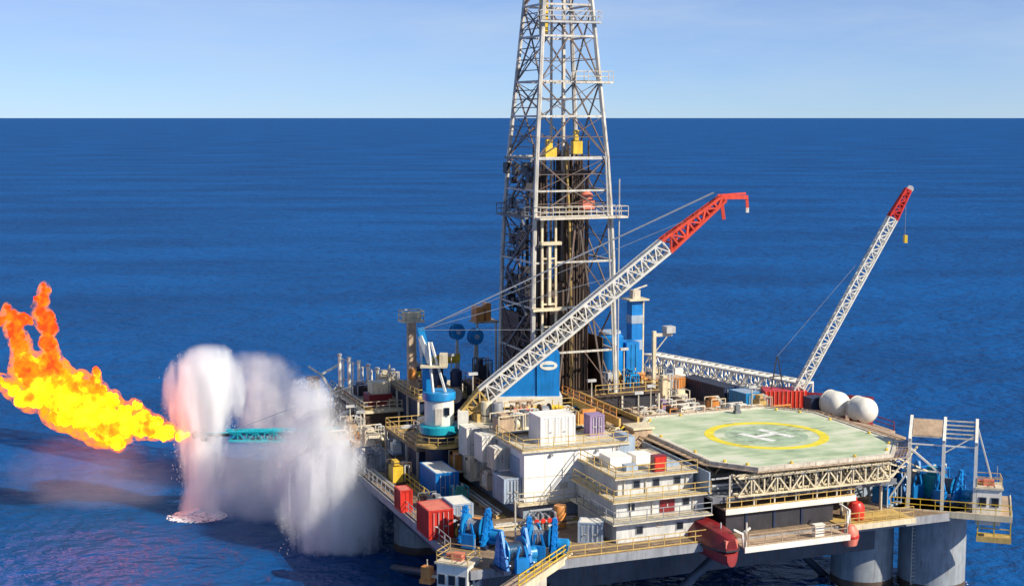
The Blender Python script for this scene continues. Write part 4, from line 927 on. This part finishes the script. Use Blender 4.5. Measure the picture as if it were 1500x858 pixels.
tb2 = thing('stowed_boom', 'long white lattice boom stowed along the far right deck side', 'boom', 48.0, 62, 14.2)
part(tb2, 'lattice', MB().lattice((0, 0, 0), (8.0, -26.5, 0), 2.2, 1.9, 2.0, 1.7, 22, .16, .1), white)
part(tb2, 'rest', MB().bar((.2, -1, -1), (.2, -1, -4.5), .2).bar((4, -13, -1), (3.4, -13, -4.8), .2).bar((7.6, -25, -1), (4.2, -25, -4.8), .2), offwhite)
jb2 = thing('stowed_jib', 'dark red lattice jib lying behind the two white tanks', 'jib', 53.4, 33.6, 13.9)
part(jb2, 'lattice', MB().lattice((0, 0, 0), (5.8, -6.8, .2), 1.0, .9, .9, .9, 9, .14, .1), maroon)
part(jb2, 'rest', MB().bar((.4, -.6, -.4), (-1.4, -.8, -5), .14).bar((5.2, -6, -.4), (-.6, -7, -5.2), .14), brownsteel)
def capsule(label, u, v, z, rz, mat=white):
    t = thing('white_tank', label, 'tank', u, v, z, rz, 'white domed tanks right of the helideck')
    prof = [(.05, -1.9)] + [(1.45*math.sin(R(a)), -.6 - 1.3*math.cos(R(a))) for a in range(15, 91, 15)] + [(1.45, .8)] + [(1.45*math.cos(R(a)), .8 + .8*math.sin(R(a))) for a in range(15, 90, 15)] + [(.05, 1.6)]
    part(t, 'shell', MB().lathe(prof, 32, 'Y', (0, 0, 1.6)), mat)
    part(t, 'seam', MB().lathe([(1.46, .75), (1.49, .78), (1.49, .86), (1.46, .9)], 32, 'Y', (0, 0, 1.6)), offwhite)
    part(t, 'cradle', MB().box(-1.1, -.7, -.5, 1.1, -.4, .8).box(-1.1, .5, -.5, 1.1, .8, .8), maroon)
    return t
capsule('left of the two white domed tanks beside the red crane base', 53.6, 26.2, 12.9, R(10))
capsule('right of the two white domed tanks nearer the open sea', 55.0, 22.9, 12.7, R(10))
eq = thing('side_sponson', 'rust coloured side ledge carrying the white domed tanks', 'ledge', 51.9, 19.5, 0)
part(eq, 'ledge_plate', MB().box(.3, 0, 12.0, 5.2, 20, 12.4), tan)
bk = MB()
for y in (1, 6, 11, 16, 19): bk.bar((.3, y, 8.6), (4.8, y, 12), .18)
part(eq, 'bracket', bk, midgrey)
part(eq, 'fence_frame', MB().bar((5.1, .1, 12.4), (5.1, .1, 13.4), .06).bar((5.1, .1, 13.4), (5.1, 19.8, 13.4), .06).bar((5.1, .1, 12.9), (5.1, 19.8, 12.9), .05), maroon)
cabb = MB().box(0, 0, 0, 1.8, 1.6, 2.4)
solo('blue_cabinet', 'dark blue cabinet between the red crane house and the white tanks', 'cabinet', cabb.box(-.05, -.05, 2.4, 1.85, 1.65, 2.5), navy, 51.4, 27.6, 12.5)
# machinery between columns and helideck on the right
for i, (lab, u, v, z, w, d, h, b1, a1) in enumerate([
  ('blue pump skid on the shaded deck left of the gantry frame', 45.4, 5.0, 9.0, 2.6, 2.2, 2.2, blue, bluegrey),
  ('navy pump skid in the shade behind the gantry frame', 48.4, 8.2, 9.0, 3.2, 2.6, 3.4, navy, midgrey),
  ('teal pump skid inside the right bay of the gantry frame', 51.6, 5.4, 9.0, 2.4, 2.0, 3.0, teal, blue)]): skid(lab, u, v, z, R(20), w, d, h, b1, a1, 50+i)
sr = thing('side_stairs', 'white zigzag frame under the right edge of the helideck', 'stairs', 47.2, 6.2, 9)
part(sr, 'stringer', MB().bar((0, 0, 0), (-1.2, 1, 2.6), .14).bar((-1.2, 1, 2.6), (.4, 2, 5.2), .14).bar((-3.4, -.6, 2.2), (1.2, 1.6, 5.4), .13).bar((-6.4, -2.6, 2.2), (-1, 1, 5.6), .13), white)
part(sr, 'landing', MB().box(-1.8, .4, 2.6, -.6, 1.8, 2.75).box(.3, 1.6, 4.4, 1.6, 2.8, 5.6), white)

# ------------------------------------------------------------------ far left: posts, davit, boom
for i, (u, v, h) in enumerate([(6.6, 69.0, 7.2), (7.7, 68.4, 6.8), (8.8, 67.6, 6.4), (9.8, 66.8, 6.0), (10.8, 66.0, 5.6)]):
    t = thing('vent_post', 'one of five equal white vent posts in the row at the far left deck corner', 'post', u, v, 9.0, 0, 'white vent posts at the far left corner')
    part(t, 'pipe', MB().tube((0, 0, 0), (0, 0, h), .22, 8).tube((.55, .3, 0), (.55, .3, h*.9), .12, 6), white)
    part(t, 'cap', MB().tube((0, 0, h), (0, 0, h+.3), .3, 8), steel)
pr = MB().bar((6.6-6.6, 0, 6.9), (4.2, -3, 5.3), .08).bar((0, 0, 4.2), (4.2, -3, 3.6), .07)
solo('tie_beam', 'thin pale beam tying the row of white vent posts together', 'beam', pr, steel, 6.7, 69.15, 9.0)
yd = thing('survey_davit', 'white Y shaped slanting davit standing at the far left deck edge', 'davit', 4.6, 64.0, 9)
part(yd, 'leg', MB().bar((1.8, 0, .2), (-1.7, .2, 5.9), .22), white)
part(yd, 'fork', MB().bar((-1.7, .2, 5.8), (-3.2, .4, 6.9), .18).bar((-1.7, .2, 5.8), (.6, .2, 6.9), .18).bar((-2.0, .2, 5.5), (-2.1, .2, 0), .14), white)
part(yd, 'drum', MB().lathe([(.7, -.6), (.7, .6)], 14, 'X', (-2.6, .3, 4.6)).box(-3.4, -.4, 5.2, -2.0, .9, 5.6), maroon)
wp = thing('water_pipe', 'curved white water pipe arching over the left deck edge', 'pipe', 2.2, 57, 9)
wpm = MB(); pts = [(6.6, -1, 2.6), (3.2, -.3, 2.5), (1.6, 0, 2.1), (.6, .1, 1.2), (.1, .2, 0), (-.4, .2, -1.2)]
part(wp, 'pipe', wpm.path(pts, .28, 10), white)

fb = thing('flare_boom', 'teal lattice burner boom reaching left over the sea through the spray', 'boom', -37.2, 167.0, 9.6, 0, world=True)
part(fb, 'truss', MB().lattice((3.6, 0, -.1), (20.5, 1.2, -.3), 1.0, 1.1, 1.6, 1.5, 16, .16, .11), teal)
part(fb, 'gas_pipe', MB().tube((.2, 0, .1), (20.5, 1.0, -.1), .22, 8).tube((3.2, .3, .5), (20, 1.4, .4), .14, 8), teal)
part(fb, 'burner_head', MB().lathe([(.25, -.8), (.5, -.6), (.5, .3), (.25, .6)], 14, 'X').box(.3, -.5, -.7, 1.0, .5, -.4).tube((1.0, 0, 0), (3.6, 0, 0), .2, 8), dark)
part(fb, 'stay', MB().tube((4, 0, .5), (20.5, 1.2, 6.6), .05, 4), wire)

# ------------------------------------------------------------------ flame
flame = thing('flare_flame', 'huge yellow orange gas flame streaming left from the burner boom tip', 'flame', -37.6, 167.0, 9.6, 0, world=True)
PXM = 12.35
BL = [(262,638,4),(250,637,7),(232,633,12),(214,627,17),(192,622,21),(168,620,27),(142,618,33),(146,640,20),(118,602,38),(92,588,40),(68,574,36),(78,608,22),(44,552,32),(28,538,22),(22,506,15),(16,482,13),(8,462,9),(-8,470,10),(72,546,20),(86,562,18),(66,522,12),(64,500,11),(58,474,12),(50,452,10),(58,432,8),(61,417,6),(36,470,5),(27,466,7),(106,556,12),(126,560,10),(130,547,6),(186,596,8),(184,588,5),(4,572,14),(-10,560,12),(16,584,13),(155,652,12),(40,580,20),(200,610,8),(222,616,6),(62,482,11),(61,464,10),(56,442,9),(60,424,8),(64,510,12),(68,536,13),(74,552,15),(18,494,13),(24,524,17),(12,470,10),(5,462,9),(30,468,6),(2,452,7),(49,440,5),(42,460,4),(98,562,16),(112,566,14),(128,574,14),(150,588,14),(172,600,12)]
def tempramp(n, l, lo, hi):
    g = n.new('ShaderNodeTexCoord'); t = n.new('ShaderNodeTexNoise'); t.inputs['Scale'].default_value = .45; t.inputs['Detail'].default_value = 6
    l.new(g.outputs['Object'], t.inputs['Vector'])
    sx = n.new('ShaderNodeSeparateXYZ'); l.new(g.outputs['Object'], sx.inputs[0])
    mr = n.new('ShaderNodeMapRange'); mr.inputs['From Min'].default_value = lo; mr.inputs['From Max'].default_value = hi; mr.inputs['To Min'].default_value = 0; mr.inputs['To Max'].default_value = 1
    l.new(sx.outputs['Z'], mr.inputs['Value'])
    ad = n.new('ShaderNodeMath'); ad.operation = 'MULTIPLY_ADD'; ad.inputs[1].default_value = 2.6; ad.inputs[2].default_value = -1.08
    l.new(t.outputs['Fac'], ad.inputs[0])
    a2 = n.new('ShaderNodeMath'); a2.operation = 'ADD'; l.new(ad.outputs[0], a2.inputs[0]); l.new(mr.outputs[0], a2.inputs[1])
    return a2.outputs[0], g
m, n, l = nodemat('flame_core'); out = n.new('ShaderNodeOutputMaterial'); em = n.new('ShaderNodeEmission')
f, g = tempramp(n, l, 4, 15)
cr = n.new('ShaderNodeValToRGB'); cr.color_ramp.elements[0].position = .15; cr.color_ramp.elements[0].color = (1, .36, .006, 1)
cr.color_ramp.elements[1].position = .85; cr.color_ramp.elements[1].color = (.6, .016, .003, 1)
e_ = cr.color_ramp.elements.new(.45); e_.color = (1, .12, .004, 1); e_2 = cr.color_ramp.elements.new(.62); e_2.color = (1, .05, .004, 1)
l.new(f, cr.inputs[0]); l.new(cr.outputs[0], em.inputs['Color']); em.inputs['Strength'].default_value = 4.6
l.new(em.outputs[0], out.inputs['Surface']); fcore = m
m, n, l = nodemat('flame_sheath'); out = n.new('ShaderNodeOutputMaterial'); em = n.new('ShaderNodeEmission')
g = n.new('ShaderNodeTexCoord'); t = n.new('ShaderNodeTexNoise'); t.inputs['Scale'].default_value = .9; t.inputs['Detail'].default_value = 5; t.inputs['Roughness'].default_value = .6
l.new(g.outputs['Object'], t.inputs['Vector'])
mr = n.new('ShaderNodeMapRange'); mr.inputs['From Min'].default_value = .44; mr.inputs['From Max'].default_value = .62; mr.inputs['To Min'].default_value = 0; mr.inputs['To Max'].default_value = 1.5
l.new(t.outputs['Fac'], mr.inputs['Value']); em.inputs['Color'].default_value = (1, .24, .008, 1); l.new(mr.outputs[0], em.inputs['Strength'])
ab = n.new('ShaderNodeVolumeAbsorption'); ab.inputs['Color'].default_value = (.95, .45, .1, 1); l.new(mr.outputs[0], ab.inputs['Density'])
ad_ = n.new('ShaderNodeAddShader'); l.new(em.outputs[0], ad_.inputs[0]); l.new(ab.outputs[0], ad_.inputs[1])
l.new(ad_.outputs[0], out.inputs['Volume']); fsheath = m
def blobs(name, grow, sub, voxel, disp, mat):
    bm = bmesh.new(); r = random.Random(3)
    for (px, py, rad) in BL:
        M = Matrix.Translation(((px - 273) / PXM, r.uniform(-1.2, 1.2) * min(1, rad/15), (638 - py) / PXM))
        bmesh.ops.create_icosphere(bm, subdivisions=3, radius=rad * .93 / PXM * grow + (.12 if grow > 1 else 0), matrix=M)
    me = bpy.data.meshes.new(name); bm.to_mesh(me); bm.free()
    o = bpy.data.objects.new(name, me); C.objects.link(o); me.materials.append(mat); o.parent = flame
    md = o.modifiers.new('remesh', 'REMESH'); md.mode = 'VOXEL'; md.voxel_size = voxel; md.use_smooth_shade = True
    for nm, sc, st in (('billow', 2.4, disp), ('lick', .8, disp * .6), ('curl', .4, disp * .3)):
        tx = bpy.data.textures.new(name + nm, 'CLOUDS'); tx.noise_scale = sc; tx.noise_depth = 2
        dm = o.modifiers.new(nm, 'DISPLACE'); dm.texture = tx; dm.strength = st; dm.mid_level = .5; dm.texture_coords = 'GLOBAL'
    return o
blobs('core', .8, 3, .12, 1.5, fcore)
blobs('sheath', 1.2, 3, .25, .5, fsheath)

# ------------------------------------------------------------------ spray, mist, smoke
def plume(name, label, cat, x, y, z, rx, ry, h, prof, dens, col, nscale, contrast, tilt=0, streaky=1., aniso=0., soft=.55):
    mb = MB(); mb.lathe([(max(.01, r), t * h) for t, r in prof], 28)
    for v_ in mb.bm.verts: v_.co.x *= rx; v_.co.y *= ry; v_.co.x += tilt * v_.co.z
    o = bpy.data.objects.new(name, mb.mesh(name)); C.objects.link(o); o.location = (x, y, z)
    setprops(o, label, cat)
    m, n, l = nodemat(name + '_volume'); out = n.new('ShaderNodeOutputMaterial')
    vs = n.new('ShaderNodeVolumeScatter'); vs.inputs['Color'].default_value = (*col, 1); vs.inputs['Anisotropy'].default_value = aniso
    tc = n.new('ShaderNodeTexCoord'); sx = n.new('ShaderNodeSeparateXYZ'); l.new(tc.outputs['Object'], sx.inputs[0])
    def math_(op, a, b=None, c=None):
        q = n.new('ShaderNodeMath'); q.operation = op
        for i, v in enumerate((a, b, c)):
            if v is None: continue
            if isinstance(v, (int, float)): q.inputs[i].default_value = v
            else: l.new(v, q.inputs[i])
        return q.outputs[0]
    t = math_('DIVIDE', sx.outputs['Z'], h)
    fc = n.new('ShaderNodeFloatCurve'); cv = fc.mapping.curves[0]
    mxr = max(r for _, r in prof)
    while len(cv.points) < len(prof): cv.points.new(.5, .5)
    for p_, (tt, r) in zip(cv.points, prof): p_.location = (tt, r / mxr)
    fc.mapping.update(); l.new(t, fc.inputs['Value'])
    rad = math_('MULTIPLY', fc.outputs[0], mxr)
    xx = math_('SUBTRACT', sx.outputs['X'], math_('MULTIPLY', sx.outputs['Z'], tilt))
    dx = math_('DIVIDE', xx, rx); dy = math_('DIVIDE', sx.outputs['Y'], ry)
    d = math_('SQRT', math_('ADD', math_('MULTIPLY', dx, dx), math_('MULTIPLY', dy, dy)))
    e = math_('SUBTRACT', 1, math_('DIVIDE', d, math_('MAXIMUM', rad, .01)))          # 1 on the axis, 0 at the edge
    endz = math_('MINIMUM', math_('MULTIPLY', math_('SUBTRACT', 1, t), 7), 1)
    mp = n.new('ShaderNodeMapping'); mp.inputs['Scale'].default_value = (1, 1, streaky); l.new(tc.outputs['Object'], mp.inputs['Vector'])
    tn = n.new('ShaderNodeTexNoise'); tn.inputs['Scale'].default_value = nscale; tn.inputs['Detail'].default_value = 4; tn.inputs['Roughness'].default_value = .6
    l.new(mp.outputs[0], tn.inputs['Vector'])
    e2 = math_('ADD', e, math_('MULTIPLY', math_('SUBTRACT', tn.outputs['Fac'], .52), contrast))
    mr = n.new('ShaderNodeMapRange'); mr.interpolation_type = 'SMOOTHSTEP'; mr.inputs['From Min'].default_value = .04; mr.inputs['From Max'].default_value = soft
    mr.inputs['To Max'].default_value = dens; l.new(e2, mr.inputs['Value'])
    # nothing leaks through the domain's own wall
    wall = n.new('ShaderNodeMapRange'); wall.inputs['From Max'].default_value = .14; l.new(e, wall.inputs['Value'])
    dn = math_('MULTIPLY', math_('MULTIPLY', mr.outputs[0], endz), wall.outputs[0])
    l.new(dn, vs.inputs['Density']); l.new(vs.outputs[0], out.inputs['Volume'])
    o.data.materials.append(m)
    return o
plume('water_spray', 'tall white fan of water spray round the burner tip falling to the sea', 'water spray', -37.6, 167.2, .05, 1, .7, 20.5, [(0, 3.0), (.12, 2.7), (.3, 3.2), (.46, 3.8), (.58, 4.9), (.7, 5.6), (.82, 5.2), (.93, 4.0), (1, 2.0)], 1.6, (.995, .995, .995), .6, 1.6, .08, .22, soft=.7)
plume('water_spray', 'broad white curtain of spray falling beside the left edge of the platform', 'water spray', -20.0, 158, .05, 1, .6, 18.5, [(0, 4.0), (.12, 6.2), (.3, 8.6), (.5, 7.6), (.68, 5.2), (.85, 4.0), (1, 2)], .7, (.985, .985, .995), .5, 1.7, -.16, .22, soft=.7)
plume('water_spray', 'lower ragged skirt of falling spray nearest the camera by the left platform edge', 'water spray', -19.2, 151.5, .05, 1, .5, 13, [(0, 5.0), (.12, 6.0), (.35, 7.2), (.6, 6.6), (.8, 5.0), (1, 2.5)], 1.0, (.985, .985, .995), .75, 2.1, .05, .14, soft=.8)
plume('steam_cloud', 'greyish steam billowing between the burner spray and the deck', 'steam', -28.5, 175, 6.5, 1.1, .7, 12, [(0, 3.5), (.25, 6.6), (.55, 6.8), (.8, 5.2), (1, 2.5)], .32, (.96, .95, .93), .55, 2.2, -.25, .6, soft=.8)
plume('spray_mist', 'thin mist hanging over the sea under the burner boom', 'mist', -27.5, 165, .2, 1, .5, 9.6, [(0, 9), (.3, 12), (.7, 11), (1, 6)], .2, (.97, .97, .99), .3, 1.3, 0, .5)
plume('spray_mist', 'faint mauve mist drifting over the water below the flame', 'mist', -50.5, 168, 1, 1, .5, 8.5, [(0, 10), (.4, 13), (.8, 10), (1, 6)], .022, (.94, .9, .97), .2, 1.1)
# droplets that give the spray its grain: parts of the three sprays
drop_m, dn_, dl_ = nodemat('water_droplets'); do_ = dn_.new('ShaderNodeOutputMaterial'); db_ = dn_.new('ShaderNodeBsdfPrincipled'); db_.inputs['Base Color'].default_value = (.9, .92, .95, 1); db_.inputs['Roughness'].default_value = .4
dl_.new(db_.outputs[0], do_.inputs[0])
def droplets(par, prof, h, rx, ry, tilt, cnt, seed, spread=1.12):
    r = random.Random(seed); bm = bmesh.new()
    for k in range(cnt):
        t = r.random() ** 1.1 * .96; i = max(0, min(len(prof)-2, next((q for q in range(len(prof)-1) if prof[q+1][0] >= t), 0)))
        (t0, r0), (t1, r1) = prof[i], prof[i+1]; rad = r0 + (r1-r0)*(t-t0)/max(1e-6, t1-t0)
        a = r.uniform(0, 6.283); q = rad * abs(r.gauss(.5, .27))
        x, y, z = q*math.cos(a)*rx + tilt*t*h, q*math.sin(a)*ry, t*h
        s_ = r.uniform(.012, .034); L = s_ * r.uniform(2, 9)
        v = [bm.verts.new(p) for p in ((x-s_, y-s_*.6, z), (x+s_, y-s_*.6, z), (x, y+s_, z), (x + r.uniform(-.06, .06), y, z+L))]
        for f in ((0, 2, 1), (0, 1, 3), (1, 2, 3), (2, 0, 3)): bm.faces.new([v[w] for w in f])
    me = bpy.data.meshes.new('droplets'); bm.to_mesh(me); bm.free(); o = bpy.data.objects.new('droplets', me); C.objects.link(o); me.materials.append(drop_m); o.parent = par; o['kind'] = 'stuff'
sprays = [o for o in C.objects if o.name.startswith('water_spray')]
PR = [([(0, 3.0), (.12, 2.7), (.3, 3.2), (.46, 3.8), (.58, 4.9), (.7, 5.6), (.82, 5.2), (.93, 4.0), (1, 2.0)], 20.5, 1, .7, .08, 3800),
      ([(0, 4.0), (.12, 6.2), (.3, 8.6), (.5, 7.6), (.68, 5.2), (.85, 4.0), (1, 2)], 18.5, 1, .6, -.16, 4200),
      ([(0, 5.0), (.12, 6.0), (.35, 7.2), (.6, 6.6), (.8, 5.0), (1, 2.5)], 13, 1, .5, .05, 4200)]
for k, (o, (pf, h_, rx_, ry_, tl_, ct_)) in enumerate(zip(sprays, PR)): droplets(o, pf, h_, rx_, ry_, tl_, ct_, 40 + k)
# foam where the spray lands
m, n, l = nodemat('sea_foam'); out = n.new('ShaderNodeOutputMaterial'); b = n.new('ShaderNodeBsdfPrincipled'); b.inputs['Base Color'].default_value = (.85, .86, .88, 1); b.inputs['Roughness'].default_value = .8
l.new(b.outputs[0], out.inputs[0]); foam_m = m
def foam(label, x, y, rx, ry, nb, seed, size=1):
    r = random.Random(seed); bm = bmesh.new()
    for k in range(nb):
        a = r.uniform(0, 6.283); q = r.random() ** .75; s_ = r.uniform(.1, .4) * (1.15 - q) * size
        bmesh.ops.create_icosphere(bm, subdivisions=1, radius=s_ + .05, matrix=Matrix.Translation((rx*q*math.cos(a), ry*q*math.sin(a), r.uniform(0, .9) * (1-q)**2)) @ Matrix.Diagonal((1.3, 1, .45, 1)))
    me = bpy.data.meshes.new('foam_patch'); bm.to_mesh(me); bm.free(); o = bpy.data.objects.new('foam_patch', me); C.objects.link(o); me.materials.append(foam_m)
    o.location = (x, y, 0.02); setprops(o, label, 'foam', None, 'stuff')
foam('white foam where the burner spray hits the sea', -37.4, 165.8, 3.6, 2.8, 900, 1, .8)
foam('thin white wash round the foot of the left of the two right columns', *(wpos(45.4, 8.6).xy), 3.7, 3.6, 260, 3, .4)
foam('thin white wash round the foot of the rightmost column', *(wpos(51.4, 5.2).xy), 3.9, 3.8, 260, 4, .4)

# ------------------------------------------------------------------ small deck equipment
def barrel(lab, u, v, z, mat, h=1.2, r=.45):
    t = thing('barrel', lab, 'barrel', u, v, z); part(t, 'shell', MB().lathe([(r*.9, 0), (r, .06), (r, h*.95), (r*.9, h)], 14), mat)
    part(t, 'hoop', MB().lathe([(r+.005, h*.3), (r+.04, h*.33), (r+.005, h*.36)], 14), dark); return t
def piperack(lab, u, v, z, rz, L, n_, mat):
    t = thing('pipe_rack', lab, 'pipe rack', u, v, z, rz); fr = MB()
    for x in (-L*.35, L*.35): fr.box(x-.1, -n_*.14, 0, x+.1, n_*.14, .25).bar((x, -n_*.14, 0), (x, -n_*.14, 1.5), .07).bar((x, n_*.14, 0), (x, n_*.14, 1.5), .07)
    part(t, 'cradle', fr, ochre); pm = MB(); r_ = random.Random(n_)
    for row in range(3):
        for k in range(n_ - row): pm.tube((-L/2 + r_.uniform(-.3, .3), (k - (n_-row-1)/2)*.27, .38 + row*.25), (L/2 + r_.uniform(-.3, .3), (k - (n_-row-1)/2)*.27, .38 + row*.25), .12, 6)
    o = part(t, 'pipe', pm, mat); o['kind'] = 'stuff'; return t
def manifold(lab, u, v, z, rz, mat):
    t = thing('valve_manifold', lab, 'valve manifold', u, v, z, rz); pm = MB()
    for k in range(4): pm.path([(-1 + k*.65, -.5, 0), (-1 + k*.65, -.5, 1.3 + .3*(k % 2)), (-1 + k*.65, .6, 1.3 + .3*(k % 2)), (-1 + k*.65, .6, 0)], .12, 6)
    pm.tube((-1.3, 0, .7), (1.4, 0, .7), .16, 8).tube((-1.3, .3, 1.75), (1.4, .3, 1.75), .12, 8); part(t, 'pipe', pm, mat)
    for k in range(4): part(t, 'hand_wheel', MB().lathe([(.22, -.03), (.26, 0), (.22, .03)], 10, 'Y', (-1 + k*.65, -.7, 1.0)), red)
    return t
def lampmast(lab, u, v, z, h):
    t = thing('lamp_mast', lab, 'lamp mast', u, v, z); part(t, 'mast', MB().tube((0, 0, 0), (0, 0, h), .09, 6, .06), offwhite)
    part(t, 'lamp_head', MB().box(-.5, -.18, h, .5, .18, h+.28), steel); part(t, 'ladder_rung', MB().bar((-.2, 0, h*.5), (.2, 0, h*.5), .03), steel); return t
def drum(lab, u, v, z, rz, mat, r=.8):
    t = thing('cable_drum', lab, 'cable drum', u, v, z, rz)
    for x in (-.6, .5): part(t, 'flange', MB().lathe([(r, x), (r, x+.1)], 18, 'X', (0, 0, r)), mat)
    part(t, 'cable', MB().lathe([(r*.7, -.49), (r*.72, 0), (r*.7, .49)], 18, 'X', (0, 0, r)), wire); return t
ZN = [('behind the left corner of the helideck', 30.2, 29.4, 12.4, 3.2, 2.6), ('at the foot of the blue silo', 31.0, 36.6, 16.2, 2.8, 2.4), ('on the tan deck left of the white stowed boom', 40.5, 50, 12.4, 4.5, 3.8),
      ('behind the right half of the helideck', 45.6, 28.2, 12.4, 3.4, 2.0), ('on the far left deck near the maroon house', 12.5, 57, 12.6, 5, 4.5), ('along the left deck edge beyond the crane', 2.6, 42, 9, 1.8, 4.5),
      ('on the dark deck round the left crane pedestal', 10.5, 36.5, 12.2, 2.6, 4.6), ('on the machinery deck left of the derrick', 12.2, 47.0, 15, 2.0, 3.4), ('on the white block roof', 14.8, 25.6, 15.6, 3.8, 2.0), ('on the deck before the red container', 3.2, 9.2, 9, 1.2, 1.8), ('on the pipe deck under the orange catwalk', 24.4, 27.5, 13.8, 2.6, 3.4), ('on the pipe deck next to the stair tower', 24.6, 21.5, 13.8, 2.6, 2.2), ('on the left deck between crane and white davit', 2.6, 52, 9, 1.8, 4), ('on the block roof rim near the boom foot', 11.3, 28.0, 15.6, 1.0, 1.6), ('on the far equipment deck under the stowed boom', 39.5, 58, 12, 5, 5), ('on the near deck below the white block', 10.0, 7.6, 9, 2.6, 2.0)]
MC = [('yellow', yellow), ('tan', tan), ('rusty orange', orange), ('white', white), ('cream', cream), ('blue', blue2), ('grey', grey), ('brown', brownsteel)]
for zi, (ph, u, v, z, su, sv) in enumerate(ZN):
    r_ = random.Random(100 + zi); cs = MC[:]; r_.shuffle(cs); cells = [(-.75, -.7), (0, -.75), (.75, -.6), (-.7, .1), (.7, .15), (-.6, .8), (.15, .75), (.8, .8)]; r_.shuffle(cells)
    def at_(k): return u + cells[k][0]*su, v + cells[k][1]*sv
    barrel('%s upright barrel %s' % (cs[0][0], ph), *at_(0), z, cs[0][1]); barrel('taller %s upright drum tank %s' % (cs[1][0], ph), *at_(1), z, cs[1][1], 2.1, .6)
    manifold('%s piped valve manifold %s' % (cs[2][0], ph), *at_(2), z, R(r_.choice((0, 90))), cs[2][1]); drum('%s flanged cable drum %s' % (cs[3][0], ph), *at_(3), z, R(r_.choice((0, 90, 40))), cs[3][1])
    if zi not in (9, 15): lampmast('slim lamp mast standing %s' % ph, *at_(4), z, 4.5 if zi != 8 else 3.4)
    if su > 2.5 and zi != 15: piperack('rack of %s pipes lying %s' % (cs[5][0], ph), *at_(5), z, R(r_.choice((0, 90))), 4.2, 6, cs[5][1])
def piperun(lab, pts, mat, n_=3, gap=.35, r=.1):
    o_ = Vector(pts[0]); t = thing('pipe_run', lab, 'pipes', *pts[0]); sp_ = MB()
    for q in range(n_):
        dz_ = .25 + .12*(q % 2); part(t, 'pipe', MB().path([Vector(p) - o_ + Vector((q*gap*.7, q*gap*.7, dz_)) for p in pts], r, 6), mat if q % 2 == 0 else steel)
    for a, b_ in zip(pts, pts[1:]):
        a, b_ = Vector(a) - o_, Vector(b_) - o_; k_ = max(1, int((b_-a).length / 2))
        for i in range(k_ + 1): c_ = a.lerp(b_, i/k_); sp_.box(c_.x - .1, c_.y - .1, c_.z, c_.x + .9, c_.y + .9, c_.z + .14)
    o_s = part(t, 'support', sp_, ochre); o_s['kind'] = 'stuff'
for lab, pts, mt_, n_ in [
  ('tan pipes running back along the open deck left of the white block', [(7.6, 14, 9), (7.6, 30, 9)], tan, 4),
  ('cream pipes along the left deck edge past the yellow machine', [(1.2, 24, 9), (1.2, 48, 9)], cream, 3),
  ('grey pipes crossing the near deck in front of the white block', [(6, 10.6, 9), (14, 10.6, 9)], offwhite, 3),
  ('brown pipes on the white block roof behind the cabin box', [(10.8, 19.2, 15.6), (20, 19.2, 15.6), (20, 28, 15.6)], brownsteel, 3),
  ('white pipes along the back of the white block roof', [(10.6, 29.2, 15.6), (20, 29.2, 15.6)], white, 3),
  ('yellow pipes along the edge of the tan pipe deck by the catwalk', [(21.6, 15, 13.8), (21.6, 31, 13.8)], ochre, 3),
  ('white pipes on the tan equipment deck close behind the helideck', [(29.4, 28.2, 12.4), (50, 28.2, 12.4)], white, 3),
  ('cream pipes across the middle of the tan equipment deck', [(35, 40, 12.4), (35, 34, 12.4), (46, 34, 12.4)], cream, 4),
  ('rusty pipes along the far left raised deck edge', [(5.2, 51, 12.6), (5.2, 65, 12.6)], orange, 3),
  ('grey pipes on the dark crane deck behind the crane pedestal', [(6, 40.5, 12.2), (15, 40.5, 12.2)], steel, 4),
  ('white pipes on the machinery deck left of the derrick foot', [(9.6, 44.4, 15), (14.4, 44.4, 15)], white, 3)]: piperun(lab, pts, mt_, n_)
for lab, pts, mt_ in [
  ('yellow handrail along the inner walkway of the left deck past the blue container', [(3.4, 22, 9), (3.4, 33, 9)], yellow),
  ('yellow handrail in front of the blue machinery house on its white stage', [(14.3, 29.4, 15.75), (22.2, 29.4, 15.75)], ochre),
  ('ochre handrail on the tan pipe deck beside the white block', [(21.4, 14.3, 13.8), (21.4, 32, 13.8)], ochre),
  ('yellow handrail round the dark crane deck left of the white block', [(5.1, 31.2, 12.2), (5.1, 42.8, 12.2), (15.8, 42.8, 12.2)], ochre),
  ('cream handrail along the far left raised deck', [(4.6, 65.8, 12.6), (4.6, 50.2, 12.6), (21.8, 50.2, 12.6)], cream),
  ('yellow handrail round the drill floor beside the silo', [(26.5, 32.7, 16.2), (34.3, 32.7, 16.2), (34.3, 47.3, 16.2)], ochre),
  ('orange handrail on the left side of the drill floor behind the shed', [(15.7, 36, 16.2), (15.7, 47.3, 16.2)], orange),
  ('cream handrail on the tan equipment deck facing the helideck', [(28.7, 50, 12.4), (28.7, 27.2, 12.4), (50.8, 27.2, 12.4)], cream),
  ('yellow handrail round the far equipment deck under the stowed boom', [(33.2, 65.8, 12), (33.2, 51.2, 12), (50.8, 51.2, 12)], ochre),
  ('ochre handrail on the machinery deck left of the derrick', [(9.2, 55.8, 15), (9.2, 43.4, 15), (15, 43.4, 15)], ochre)]: railing(lab, pts, mt_)
